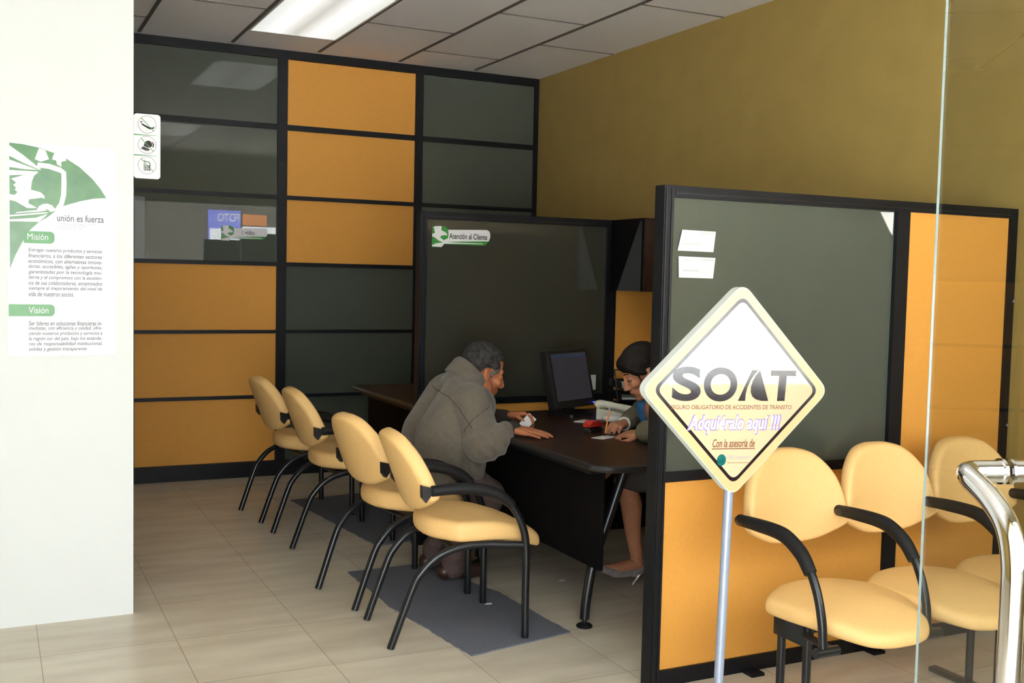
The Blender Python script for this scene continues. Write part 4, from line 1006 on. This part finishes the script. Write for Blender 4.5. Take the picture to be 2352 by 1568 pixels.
sc_ = MB(); sc_.capsule((2.84, 4.20, 0.885), (2.87, 4.20, 0.80), 0.040, 0.035).capsule((2.85, 4.33, 0.885), (2.87, 4.31, 0.80), 0.040, 0.035).capsule((2.93, 4.27, 0.94), (2.85, 4.20, 0.89), 0.032)
remesh('neck_scarf', sc_, 'bluecl', wom, 0.006, 4, fold(0.004, 25))
wc = MB()
for k in range(24):
    a0 = 2 * PI * k / 24; a1 = 2 * PI * (k + 1) / 24
    c = Vector((2.808, 4.436, 0.787)); u_ = Vector((0.52, -0.84, 0)).normalized(); w_ = Vector((0, 0, 1))
    wc.capsule(c + (u_ * math.cos(a0) + w_ * math.sin(a0)) * 0.029, c + (u_ * math.cos(a1) + w_ * math.sin(a1)) * 0.029, 0.006, 0.006, 8)
wc.build('white_bracelet', 'paper', wom, 180)
sk = MB()
sk.capsule((3.07, 4.20, 0.57), (3.07, 4.34, 0.57), 0.115)
sk.capsule((3.04, 4.21, 0.565), (2.785, 4.345, 0.540), 0.10, 0.074).capsule((3.04, 4.36, 0.565), (2.82, 4.46, 0.612), 0.10, 0.070).capsule((2.84, 4.34, 0.55), (2.86, 4.46, 0.60), 0.062)
remesh('skirt', sk, 'skirt', wom, 0.007, 8)
hs = MB()
a = Vector((2.852, 4.352, 0.0))
hs.capsule(a + Vector((0.022, 0, 0.085)), a + Vector((-0.02, 0, 0.068)), 0.026, 0.028).capsule(a + Vector((-0.02, 0, 0.066)), a + Vector((-0.12, 0, 0.072)), 0.022, 0.027).capsule(a + Vector((-0.12, 0, 0.074)), a + Vector((-0.19, 0, 0.098)), 0.029, 0.020).capsule(a + Vector((-0.19, 0, 0.098)), a + Vector((-0.262, 0, 0.140)), 0.019, 0.006)
sho = remesh('high_heel_shoe', hs, 'silver', wom, 0.004, 4)
MB().tube([a + Vector((0.025, 0, 0.075)), a + Vector((0.012, 0, 0.045)), a + Vector((-0.026, 0, 0.001))], 0.01, 10, 4, radii=[0.020, 0.009, 0.006]).build('heel', 'silver', sho)
a = Vector(LEG[1][2]); hs = MB()
hs.capsule(a + Vector((0.025, -0.01, -0.045)), a + Vector((-0.05, 0.02, -0.075)), 0.028, 0.028).capsule(a + Vector((-0.05, 0.02, -0.075)), a + Vector((-0.14, 0.05, -0.125)), 0.029, 0.012)
hs.tube([a + Vector((0.035, -0.01, -0.05)), a + Vector((0.02, 0.0, -0.125))], 0.009, 10, 0)
remesh('high_heel_shoe', hs, 'silver', wom, 0.004, 4)
# pencil in her writing hand
tip = Vector((2.615, 4.300, 0.7530)); topv = Vector((2.655, 4.330, 0.882)); mid = tip.lerp(topv, 0.10); end = tip.lerp(topv, 0.9)
pe = thing('pencil', 'orange pencil held upright in the writing hand of the woman', 'pencil', tuple(tip))
MB().tube([mid - tip, end - tip], 0.0042, 8, 0).build('pencil_shaft', 'pencil', pe)
MB().tube([Vector((0, 0, 0)), mid - tip], 0.003, 8, 0, radii=[0.0006, 0.0042]).build('pencil_tip', 'ink', pe)
MB().tube([end - tip, topv - tip], 0.0044, 8, 0).build('eraser', 'steel', pe)
# her chair
wch = thing('office_chair', 'black office chair under the writing woman', 'chair', (3.16, 4.25, 0.0))
MB().prism(round_poly([(-0.22, -0.22), (0.22, -0.22), (0.22, 0.22), (-0.22, 0.22)], [0.08] * 4), 0.395, 0.445, 'xy').build('seat', 'rubber', wch, 30)
MB().prism(round_poly([(-0.20, 0.60), (0.20, 0.60), (0.20, 0.92), (-0.20, 0.92)], [0.08] * 4), 0.265, 0.305, 'yz').build('backrest', 'rubber', wch, 30)
MB().tube([(0.10, 0, 0.39), (0.27, 0, 0.40), (0.325, 0, 0.48), (0.322, 0, 0.75)], 0.018, 10, 5).build('back_bar', 'plastic', wch)
MB().tube([(0, 0, 0.09), (0, 0, 0.395)], 0.026, 14, 0).build('gas_post', 'plastic', wch)
for k in range(5):
    a = 2 * PI * k / 5
    l = MB().tube([(0, 0, 0.10), (0.25 * math.cos(a), 0.25 * math.sin(a), 0.066)], 0.018, 10, 0).build('leg', 'plastic', wch)
    MB().tube([(0.25 * math.cos(a) - 0.018 * math.sin(a), 0.25 * math.sin(a) + 0.018 * math.cos(a), 0.03), (0.25 * math.cos(a) + 0.018 * math.sin(a), 0.25 * math.sin(a) - 0.018 * math.cos(a), 0.03)], 0.029, 14, 0).build('caster', 'rubber', l)
